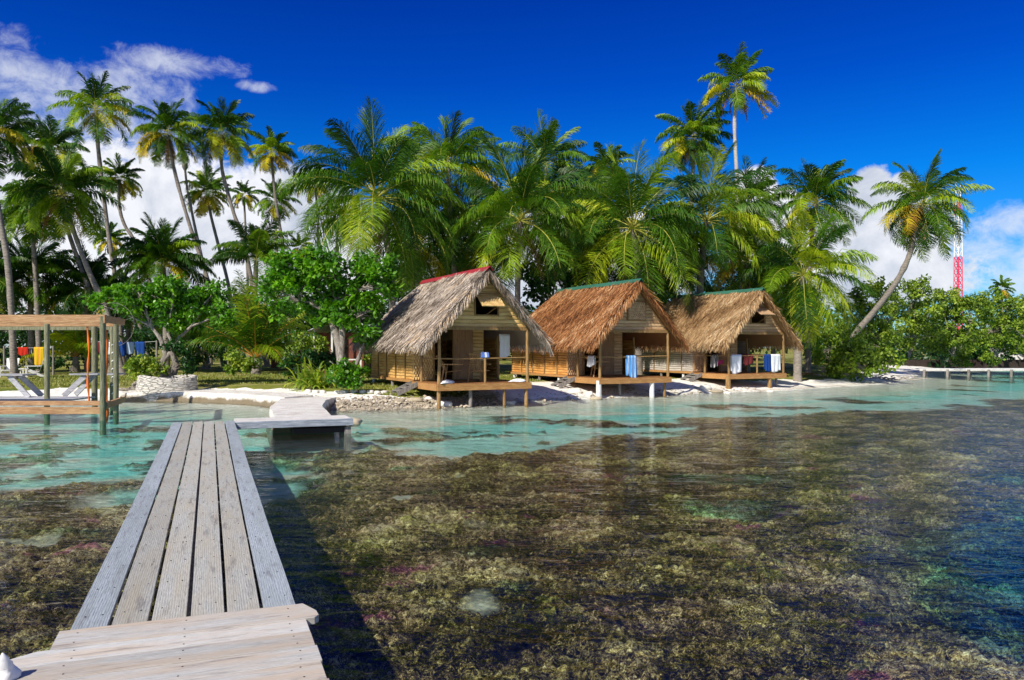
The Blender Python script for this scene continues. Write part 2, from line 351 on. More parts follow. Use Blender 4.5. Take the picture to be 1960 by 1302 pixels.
# lawn
m, t, b = mat('lawn'); setp(b, .95, .05); v = ocoord(t)
s1 = noise(t, v, .5, 5, .65); s2 = noise(t, v, 9, 5, .7)
c = ramp(t, s1, [(.35, (.13, .17, .03)), (.5, (.24, .25, .05)), (.68, (.42, .36, .17))])
c = mixc(t, 1.0, c, ramp(t, s2, [(.3, .55), (.7, 1.4)]), 'MULTIPLY')
t.links.new(c, b.inputs['Base Color']); bump(t, b, s2, 1.0, .05); M['lawn'] = m
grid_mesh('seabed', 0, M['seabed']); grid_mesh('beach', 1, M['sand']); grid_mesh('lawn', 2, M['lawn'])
mb = MB(); mb.add([(-1500, -300, -3), (1500, -300, -3), (1500, 2200, -3), (-1500, 2200, -3)], [(0, 1, 2, 3)])
tag(mb.build('sea_floor', M['seabed']), kind='structure')
# water: a displaced wave sheet, clear and slightly tinted by its depth
m, t, b = mat('water'); t.nodes.remove(b)
v = ocoord(t)
wv = mapping(t, v, (.75, 1.35, 1), rot=(0, 0, R(18)))
h1 = noise(t, wv, 2.4, 3, .55, .4); h2 = noise(t, wv, 9.0, 3, .6, .3); h0 = noise(t, mapping(t, v, (.3, .8, 1), rot=(0, 0, R(-12))), 1.0, 2)
hh = mth(t, 'ADD', mth(t, 'ADD', mth(t, 'MULTIPLY', h1, 1.0), mth(t, 'MULTIPLY', h2, .20)), mth(t, 'MULTIPLY', h0, 1.2))
bn = t.nodes.new('ShaderNodeBump'); bn.inputs['Strength'].default_value = 1.0; bn.inputs['Distance'].default_value = .034
t.links.new(hh, bn.inputs['Height'])
fr = t.nodes.new('ShaderNodeFresnel'); fr.inputs[0].default_value = 1.33; t.links.new(bn.outputs[0], fr.inputs[1])
gl = t.nodes.new('ShaderNodeBsdfGlossy'); gl.inputs['Roughness'].default_value = .06; t.links.new(bn.outputs[0], gl.inputs['Normal'])
gl.inputs['Color'].default_value = (.9, .95, 1, 1)
tr = t.nodes.new('ShaderNodeBsdfTransparent')
dep = attr(t, 'depth')
t.links.new(ramp(t, dep, [(0, (.98, .985, .98)), (.28, (.83, .93, .85)), (.37, (.50, .95, .92)), (.60, (.38, .90, .89)), (.78, (.30, .70, .74)), (1, (.16, .42, .56))]), tr.inputs[0])
mx = t.nodes.new('ShaderNodeMixShader'); t.links.new(mth(t, 'MULTIPLY', fr.outputs[0], .60), mx.inputs[0])
t.links.new(tr.outputs[0], mx.inputs[1]); t.links.new(gl.outputs[0], mx.inputs[2]); t.links.new(mx.outputs[0], t.nodes['Material Output'].inputs[0])
M['water'] = m
r2 = np.concatenate([[-40, -6], np.linspace(-2, 60, 249), np.geomspace(62, 1500, 30)]); x2 = np.concatenate([-np.geomspace(1500, 42, 24), np.linspace(-40, 50, 361), np.geomspace(52, 1500, 24)])
YY, XX = np.meshgrid(r2, x2, indexing='ij'); hz_ = height(XX, YY); dd = np.clip(-hz_, 0, None)*(1-.55*reef_mask(XX, YY, hz_)*(hz_ > -.75))
a_, b_ = YY.shape; ids = np.arange(a_*b_).reshape(a_, b_)
q = np.stack([ids[:-1, :-1], ids[:-1, 1:], ids[1:, 1:], ids[1:, :-1]], -1).reshape(-1, 4)
me = bpy.data.meshes.new('water'); me.from_pydata(np.stack([XX, YY, 0*XX], -1).reshape(-1, 3).tolist(), [], q.tolist())
at_ = me.attributes.new('depth', 'FLOAT', 'POINT'); at_.data.foreach_set('value', dd.ravel().astype(np.float32))
me.materials.append(m); wo_ = bpy.data.objects.new('water', me); col.objects.link(wo_); tag(wo_, kind='structure')

# ------------------------------------------------------------------ jetty in the foreground
UD = np.array([-.36, .933, 0]); UD /= np.linalg.norm(UD); VD = np.array([UD[1], -UD[0], 0]); JO = np.array([-1.40, 5.19, 0])
JR = math.atan2(VD[1], VD[0])
jet = empty('wooden_jetty', tuple(JO), JR, 'long weathered grey plank jetty with dark gaps running from the foreground to the shore', 'jetty')
# local axes of the jetty: x = across (right), y = along (away)
def plank_mat(name, cs, brown):
    m, t, b = mat(name); setp(b, .8, .25); v = ocoord(t)
    tn = tint(t)
    cmb = t.nodes.new('ShaderNodeCombineXYZ'); t.links.new(mth(t, 'MULTIPLY', tn, 37.0), cmb.inputs[0]); t.links.new(mth(t, 'MULTIPLY', tn, 91.0), cmb.inputs[1])
    va = t.nodes.new('ShaderNodeVectorMath'); t.links.new(v, va.inputs[0]); t.links.new(cmb.outputs[0], va.inputs[1]); vv = va.outputs[0]
    mp = mapping(t, vv, brown[1])
    lowf = noise(t, mapping(t, vv, brown[2]), 1.5, 4, .6)
    wvn = t.nodes.new('ShaderNodeTexWave'); wvn.bands_direction = brown[3]; wvn.inputs['Scale'].default_value = 9; wvn.inputs['Distortion'].default_value = 7
    wvn.inputs['Detail'].default_value = 4; wvn.inputs['Detail Scale'].default_value = .6; wvn.inputs['Detail Roughness'].default_value = .6
    t.links.new(mapping(t, vv, brown[4]), wvn.inputs['Vector'])
    g = noise(t, mp, 12, 6, .65, .4)
    gg = mth(t, 'ADD', mth(t, 'MULTIPLY', g, .84), mth(t, 'MULTIPLY', wvn.outputs[1], .16))
    c = ramp(t, gg, [(.22, cs[0]), (.5, cs[1]), (.75, cs[2])])
    c = mixc(t, mth(t, 'MULTIPLY', ramp(t, lowf, [(.40, 0.0), (.66, 1.0)]), brown[5]), c, brown[0])
    k = mth(t, 'ADD', mth(t, 'MULTIPLY', tn, .30), .85)
    c = mixc(t, 1.0, c, k, 'MULTIPLY')
    vo = t.nodes.new('ShaderNodeTexVoronoi'); vo.inputs['Scale'].default_value = 1.6; t.links.new(mapping(t, vv, brown[2]), vo.inputs['Vector'])
    c = mixc(t, ramp(t, vo.outputs[0], [(.03, .8), (.07, 0.0)]), c, (.10, .065, .04))
    st = noise(t, mapping(t, vv, brown[2]), 3.3, 5, .7)
    c = mixc(t, ramp(t, st, [(.54, 0.0), (.72, .75)]), c, (.13, .12, .13))
    t.links.new(c, b.inputs['Base Color']); bump(t, b, gg, .7, .006); return m
AL = ((14, 1, 8), (5, .6, 5), 'X', (2.2, .16, 2)); AC = ((1, 14, 8), (.6, 5, 5), 'Y', (.16, 2.2, 2))
M['plank'] = plank_mat('jetty_plank', [(.20, .205, .195), (.40, .405, .37), (.60, .60, .55)], ((.42, .37, .27), AL[0], AL[1], AL[2], AL[3], .55))
M['plankgrey'] = plank_mat('jetty_edge_plank', [(.12, .15, .18), (.37, .42, .46), (.60, .66, .70)], ((.30, .34, .35), AL[0], AL[1], AL[2], AL[3], .6))
M['plankcross'] = plank_mat('platform_plank', [(.29, .29, .28), (.53, .53, .50), (.73, .73, .70)], ((.58, .46, .33), AC[0], AC[1], AC[2], AC[3], .75))
JL = 14.25; pw = .2033; gap = .024
joints = [[5.2], [3.6], [6.2], [], [3.1], [7.0]]
for i in range(6):
    x0 = -1.36+i*(pw+gap); ys = [0.0]+joints[i]+[JL]
    for k in range(len(ys)-1):
        mb = MB(); a, b2 = ys[k]+(.003 if k else 0.015), ys[k+1]-.003
        n = max(2, int((b2-a)/.5)); yy = np.linspace(a, b2, n+1); tn = rng.random()
        wob = np.array([(fbm(np.array([q*.5]), np.array([i*3.3]), 2, 5)[0]-.5)*.012 for q in yy])
        top = .38+(rng.random()-.5)*.006
        vs = []
        for q, wv_ in zip(yy, wob):
            vs += [(x0+wv_, q, top-.04), (x0+pw+wv_, q, top-.04), (x0+pw+wv_, q, top), (x0+wv_, q, top)]
        fs = [(0, 1, 2, 3), tuple(n*4+j for j in (3, 2, 1, 0))]
        for s_ in range(n):
            for j in range(4):
                a1 = s_*4+j; a2 = s_*4+(j+1) % 4; fs.append((a1, a1+4, a2+4, a2))
        mb.add(vs, fs, tn)
        for q in np.arange(.35, JL, .62):
            if a < q < b2 and q < 7:
                for s_ in (.25, .75): mb.tube([(x0+pw*s_+rng.uniform(-.008, .008), q+rng.uniform(-.01, .01), top-.002), (x0+pw*s_, q, top+.0015)], .0055, 7, -2.4)
        mb.build('plank', M['plankgrey'] if i in (0, 5) else M['plank'], jet, .004)
# cross planks of the near platform, the first one sticks out on the right
rows = [(-.30, .0, -1.40, .085, .42), (-.335-.20, -.305, -1.62, .0, .418), (-.335-.43, -.54, -4.2, .0, .422), (-1.0, -.77, -4.2, .01, .419), (-1.25, -1.005, -4.2, .0, .421), (-1.5, -1.255, -4.2, .01, .42), (-1.75, -1.505, -4.2, .0, .42), (-2.0, -1.755, -4.2, .01, .42)]
for (y0, y1, x0, x1, zt) in rows:
    mb = MB(); tn = rng.random()
    if x0 == -1.62: pts = [(-1.82, y0), (x1, y0), (x1, y1), (-1.46, y1), (-1.60, y1-.09)]
    elif x1 > .05: pts = [(x0, y0), (x1-.03, y0), (x1, y0+.04), (x1-.005, y0+.13), (x1-.07, y1), (x0, y1)]
    else: pts = [(x0, y0), (x1, y0), (x1, y1), (x0, y1)]
    n = len(pts); vs = [(p[0], p[1], zt-.045) for p in pts]+[(p[0], p[1], zt) for p in pts]
    fs = [tuple(reversed(range(n))), tuple(range(n, 2*n))]+[(i, (i+1) % n, (i+1) % n+n, i+n) for i in range(n)]
    mb.add(vs, fs, tn)
    for xx_ in (-1.28, -.70, -.10):
        for yy_ in (.22, .75): px_ = xx_+rng.uniform(-.015, .015); py_ = y0+(y1-y0)*yy_; mb.tube([(px_, py_, zt-.002), (px_, py_, zt+.0015)], .006, 7, -2.4)
    mb.build('cross_plank', M['plankcross'], jet, .005)
M['fascia'] = wood_mat('jetty_fascia', (.05, .07, .09), (.12, .16, .20), (.22, .28, .33), (1, .5, 6), .7)  # dark blue shade of the right-facing board put into its colour
mb = MB(); mb.bar((-.035, -2.0, .29), (-.035, -.31, .29), .045, .165); mb.build('edge_board', M['fascia'], jet)
for x in (-1.28, -.70, -.10):
    mb = MB(); mb.bar((x, .02, .25), (x, JL-.02, .25), .06, .15); mb.build('bearer', M['greypost'], jet)
mb = MB()
for q in np.arange(.35, JL, .62): mb.bar((-1.34, q, .307), (-.02, q, .307), .05, .05)
mb.build('joist', M['greypost'], jet)
for q in (.6, 5.0, 9.3, 13.6):
    for x in (-1.15, -.22):
        mb = MB(); mb.cyl((x, q, -1.0), (x, q, .26), .08); mb.build('pile', M['greypost'], jet)
# landing stage at the far end
M['nearblack'] = plain('near_black', (.02, .018, .016), .6, .3, .3, 5, .4)
land = empty('landing_stage', tuple(JO+UD*(JL-.05)), JR, 'short grey wooden landing with thick edge beam between jetty and white causeway', 'landing')
M['lplank'] = wood_mat('landing_top', (.40, .38, .35), (.58, .56, .52), (.72, .70, .66), (1, 5, 5), .85)
M['lface'] = wood_mat('landing_face', (.14, .18, .22), (.30, .34, .40), (.50, .55, .60), (.5, 4, 6), .8)
mb = MB()
for k in range(4): mb.box((1.32, -.20+k*.235, .355), (2.66, .225, .05), t=rng.random())
mb.build('deck', M['lplank'], land)
mb = MB(); mb.bar((-.05, -.345, .295), (2.7, -.345, .295), .05, .165); mb.build('edge_beam', M['lface'], land, .008)
mb = MB(); mb.bar((2.67, -.31, .275), (2.67, .6, .275), .05, .20); mb.build('end_beam', M['lface'], land, .008)
for x in (2.58,):
    for y in (-.22, .5):
        mb = MB(); mb.box((x, y, -.25), (.15, .15, .84)); mb.build('pile', M['greypost'], land)
mb = MB(); mb.box((1.95, .10, .10), (1.3, .7, .12)); mb.build('dark_box', M['nearblack'], land)  # near-black box filling the gap between landing and water
# causeway
def rough_slab(name, poly_top, thick, m, parent=None, sub=10, amp=.04, z2=None):
    # poly_top: list of (left, right) cross sections
    mb = MB(); rows_ = []
    secs = []; amp = amp*.5
    for i in range(len(poly_top)-1):
        for k in range(sub):
            f = k/sub; secs.append([Vector(poly_top[i][j]).lerp(Vector(poly_top[i+1][j]), f) for j in (0, 1)])
    secs.append([Vector(p) for p in poly_top[-1]])
    nx = 6; vs = []
    for a, b2 in secs:
        out = (b2-a).normalized()
        ring = [a-out*.12+Vector((0, 0, -thick))]+[a.lerp(b2, j/(nx-1)) for j in range(nx)]+[b2+out*.12+Vector((0, 0, -thick))]
        for j, p in enumerate(ring):
            e = fbm(np.array([p.x*2.1]), np.array([p.y*2.1+p.z]), 3, 9)[0]-.5; e2 = fbm(np.array([p.x*2.5+7]), np.array([p.y*2.3]), 3, 19)[0]-.5
            vs.append((p.x+e2*amp*3, p.y+e*amp*3, p.z+e*amp*(1 if 1 < j < nx else 2)))
    m_ = nx+2; fs = [(i*m_+j, i*m_+j+1, (i+1)*m_+j+1, (i+1)*m_+j) for i in range(len(secs)-1) for j in range(m_-1)]
    fs += [tuple(range(m_)), tuple(reversed(range((len(secs)-1)*m_, len(secs)*m_)))]
    mb.add(vs, fs, .5, False); return mb.build(name, m, parent)
M['whitestone'] = plain('white_coral_stone', (.74, .71, .64), .95, .1, .22, 5, 1.0)
M['tanstone'] = plain('tan_stone', (.42, .36, .26), .95, .1, .35, 5, 1.0)
m, t, b = mat('tidal_coral_concrete'); setp(b, .95, .1); v = ocoord(t); zs = t.nodes.new('ShaderNodeSeparateXYZ'); t.links.new(v, zs.inputs[0])
s1 = noise(t, v, 2.2, 5, .65); s2 = noise(t, v, 13, 5, .75)
c = ramp(t, s1, [(.3, (.66, .62, .54)), (.6, (.90, .88, .82))]); c = mixc(t, ramp(t, s2, [(.56, 0.0), (.68, .6)]), c, (.35, .30, .22))
c = mixc(t, ramp(t, mth(t, 'ADD', zs.outputs[2], mth(t, 'MULTIPLY', mth(t, 'SUBTRACT', s1, .5), .35)), [(.12, .9), (.24, 0.0)]), c, (.20, .15, .08))
t.links.new(c, b.inputs['Base Color']); bump(t, b, s2, 1.0, .06); M['tidal'] = m
lb = JO+UD*(JL+.5)
o = rough_slab('causeway', [((lb+VD*.95)[0:2].tolist()+[.37], (lb+VD*2.3)[0:2].tolist()+[.37]), ((-6.95, 22.5, .40), (-5.55, 22.9, .40)), ((-7.6, 25.5, .37), (-6.1, 25.7, .37)), ((-8.4, 28.6, .29), (-6.4, 28.8, .29)), ((-8.9, 31.2, .24), (-6.6, 31.4, .24))], .75, M['tidal'])
tag(o, 'flat white causeway of packed coral leading from the landing to the lawn', 'causeway')
# shell on the platform
p = G(15, 1300, .42); sh = MB(); an = np.linspace(0, 2*np.pi, 15)[:-1]
prof = [(0, .052), (.02, .058), (.045, .047), (.07, .036), (.075, .040), (.105, .022), (.11, .025), (.145, .003)]
vs = [(r*math.cos(a+z*14)*(1+.18*math.sin(3*a)), r*math.sin(a+z*14), z) for z, r in prof for a in an]
n = 14; sh.add(vs, [(i*n+j, i*n+(j+1) % n, (i+1)*n+(j+1) % n, (i+1)*n+j) for i in range(len(prof)-1) for j in range(n)], .5, True)
o = sh.build('sea_shell', M['whitepaint']); o.location = (p.x, p.y, .42); o.rotation_euler = (R(8), R(-6), 0)
tag(o, 'small white pointed seashell standing on the near platform planks', 'shell')
# ------------------------------------------------------------------ palms
def unit(a): return a/np.maximum(np.linalg.norm(a, axis=-1, keepdims=True), 1e-9)
def frond(mb, mr, base, phi, el0, Lf, droop, wind, nl, lw, ll, tn, dead=False, twist=None, close=0.0):
    nl = int(nl*1.6); lw = lw*.72
    n = 12; s = np.linspace(0, 1, n+1); el = el0-droop*s**1.5
    d = np.stack([np.cos(el)*math.cos(phi), np.cos(el)*math.sin(phi), np.sin(el)], 1)
    d = unit(d+np.array([wind, wind*.25, 0])*(s**1.1)[:, None])
    pts = base+np.concatenate([[[0, 0, 0]], np.cumsum((d[:-1]+d[1:])/2*Lf/n, 0)])
    mr.tube(pts[:n], np.linspace(.030, .006, n)*(Lf/4.5), 4, tn, cap=False)
    u = np.linspace(.14, 1, nl)**.95; u = np.clip(u+rng.uniform(-.3, .3, nl)/nl, .1, 1)
    P = np.stack([np.interp(u, s, pts[:, k]) for k in range(3)], 1); T = unit(np.stack([np.interp(u, s, d[:, k]) for k in range(3)], 1))
    side0 = np.array([-math.sin(phi), math.cos(phi), 0]); tw = rng.uniform(-.5, .5) if twist is None else twist
    S = unit(side0-T*(T@side0)[:, None]); U = np.cross(T, S)*-1; U = np.where((U[:, 2:3] < 0) & (np.abs(T[:, 2:3]) < .95), -U, U)
    S, U = S*math.cos(tw)+U*math.sin(tw), U*math.cos(tw)-S*math.sin(tw)
    env = np.sin(np.pi*np.clip(.20+.78*u, 0, 1))**.55*(1 if not dead else .7)
    for sg in (-1, 1):
        r = rng.uniform(-1, 1, (nl, 3))
        D0 = unit(T*(.60+close)+S*sg*(.85-close*.35)+U*.16+r*.24+np.array([wind*.35, 0, 0]))
        Ln = ll*env*rng.uniform(.82, 1.1, nl)
        g = (.75+.65*rng.random(nl))*(2.0 if dead else 1.0)*np.clip(1.25-abs(T[:, 2]), .25, 1)
        mid = P+D0*(Ln*.45)[:, None]; D1 = unit(D0+np.array([wind*.5, 0, 0])-np.array([0, 0, 1.0])*g[:, None]); q = mid+D1*(Ln*.35)[:, None]
        D2 = unit(D1-np.array([0, 0, .6])*g[:, None]); tip = q+D2*(Ln*.28)[:, None]
        W = unit(T+U*.25)*lw*.68*np.minimum(1, env+.2)[:, None]
        V = np.stack([P-W*.7, P+W*.7, mid-W, mid+W, q-W*.7, q+W*.7, tip], 1)
        base_n = mb.n; ids = (np.arange(nl)*7+base_n)
        mb.v.append(V.reshape(-1, 3)); tt = np.clip(tn+rng.uniform(-.07, .07, nl)[:, None]+np.linspace(0, .07, 7)[None], 0, 1)
        mb.t.append(tt.ravel())
        for i in ids.tolist(): mb.f += [[i, i+1, i+3, i+2], [i+2, i+3, i+5, i+4], [i+4, i+5, i+6]]
        mb.sm.append((3*nl, False)); mb.n += nl*7
def palm(label, cpx, r, Yd, trunk, n=24, wind=.0, yel=.15, dead=2, nuts=0, r0=.15, nl=52, lw=.055, el_hi=86, el_lo=-35, group='coconut palms around the bungalows', name='coconut_palm', seed=None, droop=1.0, mat_='frond', base_dark=.27, bark='bark'):
    c = D(cpx[0], cpx[1], Yd); S = Yd/F; Lf = r*S*1.12
    tp = [D(px, py, Yd) for px, py in trunk]
    if not tp or tp[0].z > 1.0:
        q = tp[0] if tp else c; dx = (tp[0]-tp[1]) if len(tp) > 1 else Vector((0, 0, -1))
        k = (q.z-.6)/max(-dx.z, .3); k = min(k, 12); foot = q+dx*k*.8; foot.x = q.x+(foot.x-q.x)*.75; foot.z = .6
        tp = [foot]+tp
    g = gz(tp[0].x, Yd); tp[0].z = g-.15
    root = empty(name, (tp[0].x, Yd, g), 0, label, 'palm', group)
    O = Vector((tp[0].x, Yd, g)); path = tp+[c]
    # smooth path
    P = np.array([tuple(p-O) for p in path]); k = len(P); tt = np.linspace(0, k-1, (k-1)*7+1); sp_ = []
    for t_ in tt:
        i = min(int(t_), k-2); f = t_-i; p0 = P[max(i-1, 0)]; p1 = P[i]; p2 = P[i+1]; p3 = P[min(i+2, k-1)]
        sp_.append(.5*((2*p1)+(-p0+p2)*f+(2*p0-5*p1+4*p2-p3)*f*f+(-p0+3*p1-3*p2+p3)*f**3))
    sp_ = np.array(sp_); m = len(sp_); rad = r0*np.interp(np.linspace(0, 1, m), [0, .06, .2, 1], [1.55, 1.15, 1.0, .72])
    mb = MB(); mb.tube(sp_, rad*(1+.06*rng.standard_normal(m)), 9, rng.random()); mb.build('trunk', M[bark], root)
    cc = np.array(tuple(c-O)); axis = unit(sp_[-1]-sp_[-3])
    mb = MB(); mr = MB(); md = MB(); n_ = int(n*1.3); off = rng.random()*6.28
    for i in range(n_):
        f = (i+.5)/n_; phi = off+i*2.39996+rng.uniform(-.25, .25)
        el0 = R(np.interp(f**.9, [0, 1], [el_hi, el_lo])+rng.uniform(-7, 7))
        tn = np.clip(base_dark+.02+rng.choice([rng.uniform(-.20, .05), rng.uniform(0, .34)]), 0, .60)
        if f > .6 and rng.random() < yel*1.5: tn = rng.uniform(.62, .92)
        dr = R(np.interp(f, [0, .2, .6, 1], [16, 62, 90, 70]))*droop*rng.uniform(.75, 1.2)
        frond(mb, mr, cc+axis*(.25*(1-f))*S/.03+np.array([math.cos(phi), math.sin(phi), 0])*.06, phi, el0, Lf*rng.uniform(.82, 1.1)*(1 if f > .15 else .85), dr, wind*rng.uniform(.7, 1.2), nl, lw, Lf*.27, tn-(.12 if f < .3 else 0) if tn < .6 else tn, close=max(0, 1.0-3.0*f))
    mb.build('crown', M[mat_], root); mr.build('frond_stems', M['rachis'], root)
    if dead:
        mr2 = MB()
        for i in range(dead):
            frond(md, mr2, cc-np.array([0, 0, .1]), rng.random()*6.28, R(-35-25*rng.random()), Lf*rng.uniform(.6, .85), R(45), wind*.3, max(14, nl//2), lw*1.1, Lf*.13, rng.random(), True)
        md.v += mr2.v; md.t += mr2.t; md.sm += mr2.sm; md.f += [[i+md.n for i in q] for q in mr2.f]; md.n += mr2.n
        md.build('dry_fronds', M['deadfrond'], root)
    if nuts:
        for i in range(nuts):
            a = rng.random()*6.28; mb = MB(); cn = cc+np.array([math.cos(a)*rng.uniform(.25, .5), math.sin(a)*rng.uniform(.25, .5), -rng.uniform(.25, 1.1)])
            s = np.array([0, .06, .12, .13, .10, .0])+1e-3; mb.tube([cn+np.array([0, 0, z]) for z in (-.16, -.12, -.04, .04, .11, .15)], s, 7, rng.random()); mb.build('coconut', M['nut'], root)
    return root
far = dict(nl=24, lw=.085)
# the big palms behind the bungalows
palm('broad palm with the widest crown, right behind the grey thatched bungalow', (722, 382), 178, 39, [(752, 640), (750, 560), (742, 470)], 30, .05, .0, 3, 0, .20, 60, .05, 88, -38)
palm('palm crowded behind the widest palm, its top frond tips just left of the middle', (858, 325), 125, 46, [(872, 560), (864, 440)], 26, .15, .10, 2, 0, .17, 46, .06)
palm('upright palm with hanging coconuts, trunk beside the grey bungalow gable', (995, 425), 155, 40, [(991, 640), (991, 560), (992, 480)], 28, .06, .0, 2, 9, .17, 56, .05, 88, -30)
palm('palm half hidden behind the coconut bearing palm, tips showing right of it', (1045, 320), 95, 50, [(1050, 560), (1048, 430)], 24, .3, .15, 2, 0, .16, 40, .06)
palm('spreading palm with bright drooping fronds touching the middle bungalow ridge', (1212, 440), 170, 42, [(1222, 640), (1222, 560), (1218, 490)], 28, .08, .0, 3, 4, .20, 58, .05, 88, -42)
palm('small distant palm crown between the two central palms', (1158, 325), 55, 60, [(1160, 560), (1160, 420)], 20, .3, .45, 3, 0, .15, **far)
palm('bushy tall palm rising left of the tallest slim palm', (1328, 268), 74, 55, [(1322, 560), (1322, 420), (1326, 330)], 30, .28, .25, 5, 5, .16, 36, .07)
palm('dark leaved palm above the right bungalow roof with a thick pale trunk', (1352, 425), 140, 44, [(1338, 640), (1340, 550), (1345, 490)], 26, .10, .0, 2, 3, .22, 52, .05)
palm('yellowish palm partly hidden behind the tallest slim palm trunk', (1432, 400), 88, 54, [(1425, 600), (1428, 500)], 24, .25, .25, 3, 0, .16, 34, .07)
palm('tallest slim palm standing alone against the blue sky with dry hanging fronds', (1410, 168), 74, 52, [(1416, 640), (1416, 480), (1410, 330), (1406, 240)], 20, .42, .45, 6, 0, .15, 34, .07, 85, -25, bark='barkwhite')
palm('windswept palm with a yellow frond left of the big white cloud', (1560, 392), 92, 50, [(1548, 600), (1552, 480)], 30, .40, .22, 3, 2, .17, 38, .06)
palm('low lush palm drooping beside the right bungalow above the beach', (1538, 530), 135, 43, [(1526, 705), (1528, 640), (1532, 580)], 28, .14, .05, 4, 3, .20, 52, .05, 85, -60)
palm('leaning palm with a long curved trunk over the right beach', (1765, 395), 98, 50, [(1628, 652), (1668, 602), (1712, 545), (1740, 490), (1752, 440)], 32, .22, .28, 9, 0, .20, 40, .06, 86, -50)
palm('tiny far palm poking above the right hand bushes', (1917, 556), 24, 105, [(1919, 600)], 18, .25, .1, 1, 0, .16, nl=16, lw=.14)
# tall palms on the left
lf = dict(nl=30, lw=.075)
palm('dark palm cut off by the left edge of the photo, highest at that side', (-12, 262), 82, 38, [(22, 600), (14, 500), (0, 420), (-10, 340)], 26, .15, .12, 3, 0, .15, 44, .055, base_dark=.2)
palm('tall straight palm near the left with a small crown against the wispy cloud', (184, 212), 76, 55, [(224, 560), (208, 450), (194, 340), (186, 262)], 22, .12, .30, 2, 0, .16, 34, .07)
palm('big dense crown of the double trunked pair above the timber frame', (120, 375), 100, 42, [(205, 600), (170, 520), (140, 440)], 32, .12, .15, 3, 2, .15, 44, .06, base_dark=.26)
palm('upper yellow green crown just behind the double trunked pair', (98, 292), 72, 46, [(188, 600), (150, 500), (118, 400)], 24, .15, .30, 2, 0, .14, 36, .06)
palm('tall palm with yellow lower fronds, left one of the leaning pair', (322, 258), 72, 55, [(398, 540), (372, 460), (345, 370), (328, 300)], 26, .10, .35, 4, 0, .15, 34, .07)
palm('tall palm with brown hanging fronds, right one of the leaning pair', (425, 258), 70, 57, [(470, 480), (448, 410), (428, 340), (423, 300)], 26, .12, .35, 5, 0, .15, 34, .07)
palm('slim palm with short crown standing right of the leaning pair', (520, 295), 48, 66, [(545, 500), (530, 400), (523, 340)], 22, .12, .45, 4, 0, .14, **lf)
palm('small palm with a strongly curved trunk in front of the white clouds', (229, 345), 46, 58, [(270, 490), (238, 430), (228, 390)], 20, .12, .25, 2, 0, .14, **lf)
palm('yellow crowned palm under the right one of the leaning pair', (397, 372), 50, 62, [(440, 560), (418, 470), (403, 410)], 24, .15, .60, 5, 3, .14, **lf)
palm('small yellowish distant palm left of two slim trunks', (467, 378), 28, 80, [(472, 480), (469, 420)], 18, .1, .55, 2, 0, .13, **far)
palm('distant palm under the slim short crowned palm', (527, 390), 44, 72, [(530, 520), (528, 440)], 22, .1, .45, 3, 0, .14, **far)
palm('distant palm just left of the widest palm crown', (604, 355), 40, 74, [(612, 520), (608, 430)], 20, .2, .35, 2, 0, .14, **far)
palm('little distant palm above the round green tree', (574, 478), 26, 85, [(578, 520)], 18, .1, .4, 2, 0, .14, **far)
palm('distant yellow palm low behind the widest palm crown', (648, 425), 36, 70, [(640, 540)], 18, .1, .55, 2, 0, .14, **far)
palm('dark palm with several drooping brown fronds at the far left', (60, 408), 72, 44, [(72, 600), (66, 500)], 26, .08, .2, 8, 0, .15, 40, .06, base_dark=.2)
palm('low bright palm between the left trunks, small and yellow', (210, 462), 34, 64, [(250, 560), (228, 510)], 20, .15, .5, 3, 0, .14, **far)
palm('bushy dark palm behind the round planter tree', (312, 510), 92, 44, [(318, 640)], 30, .05, .08, 1, 0, .2, 48, .06, 88, -10, base_dark=.14)
palm('feathery dark palm rising behind the round green tree', (490, 500), 78, 47, [(486, 640)], 20, .02, .05, 0, 0, .2, 50, .05, 88, 10, base_dark=.22)
palm('dark low palm in the shade behind the left frame corner', (58, 540), 95, 46, [(60, 660)], 28, .05, .1, 3, 0, .2, 44, .06, 85, -15, base_dark=.08)  # this and the next two: undergrowth shade put into a darker leaf tint
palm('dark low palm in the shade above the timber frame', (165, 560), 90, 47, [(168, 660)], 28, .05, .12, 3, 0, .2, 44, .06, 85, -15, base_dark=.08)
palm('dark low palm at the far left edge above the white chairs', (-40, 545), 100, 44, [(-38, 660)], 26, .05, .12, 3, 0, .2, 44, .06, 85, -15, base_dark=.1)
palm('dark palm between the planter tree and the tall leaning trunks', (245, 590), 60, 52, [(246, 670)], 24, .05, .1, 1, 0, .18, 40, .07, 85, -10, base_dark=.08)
# palms filling the grove behind the bungalows, shade put into their dark leaf tint
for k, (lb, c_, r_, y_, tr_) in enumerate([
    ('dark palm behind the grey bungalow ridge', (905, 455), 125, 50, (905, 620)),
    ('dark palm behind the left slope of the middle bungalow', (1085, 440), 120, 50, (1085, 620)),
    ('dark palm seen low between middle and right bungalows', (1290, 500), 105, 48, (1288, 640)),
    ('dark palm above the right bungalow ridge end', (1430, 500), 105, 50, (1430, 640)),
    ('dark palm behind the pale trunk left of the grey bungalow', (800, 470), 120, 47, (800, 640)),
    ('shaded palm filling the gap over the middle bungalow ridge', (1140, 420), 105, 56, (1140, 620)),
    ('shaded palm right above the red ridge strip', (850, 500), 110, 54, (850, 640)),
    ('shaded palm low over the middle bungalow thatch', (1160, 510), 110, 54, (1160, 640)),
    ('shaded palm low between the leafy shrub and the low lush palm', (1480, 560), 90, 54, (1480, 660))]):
    palm(lb, c_, r_, y_, [tr_], 26, .08, .08, 2, 0, .18, 40, .065, base_dark=.13)
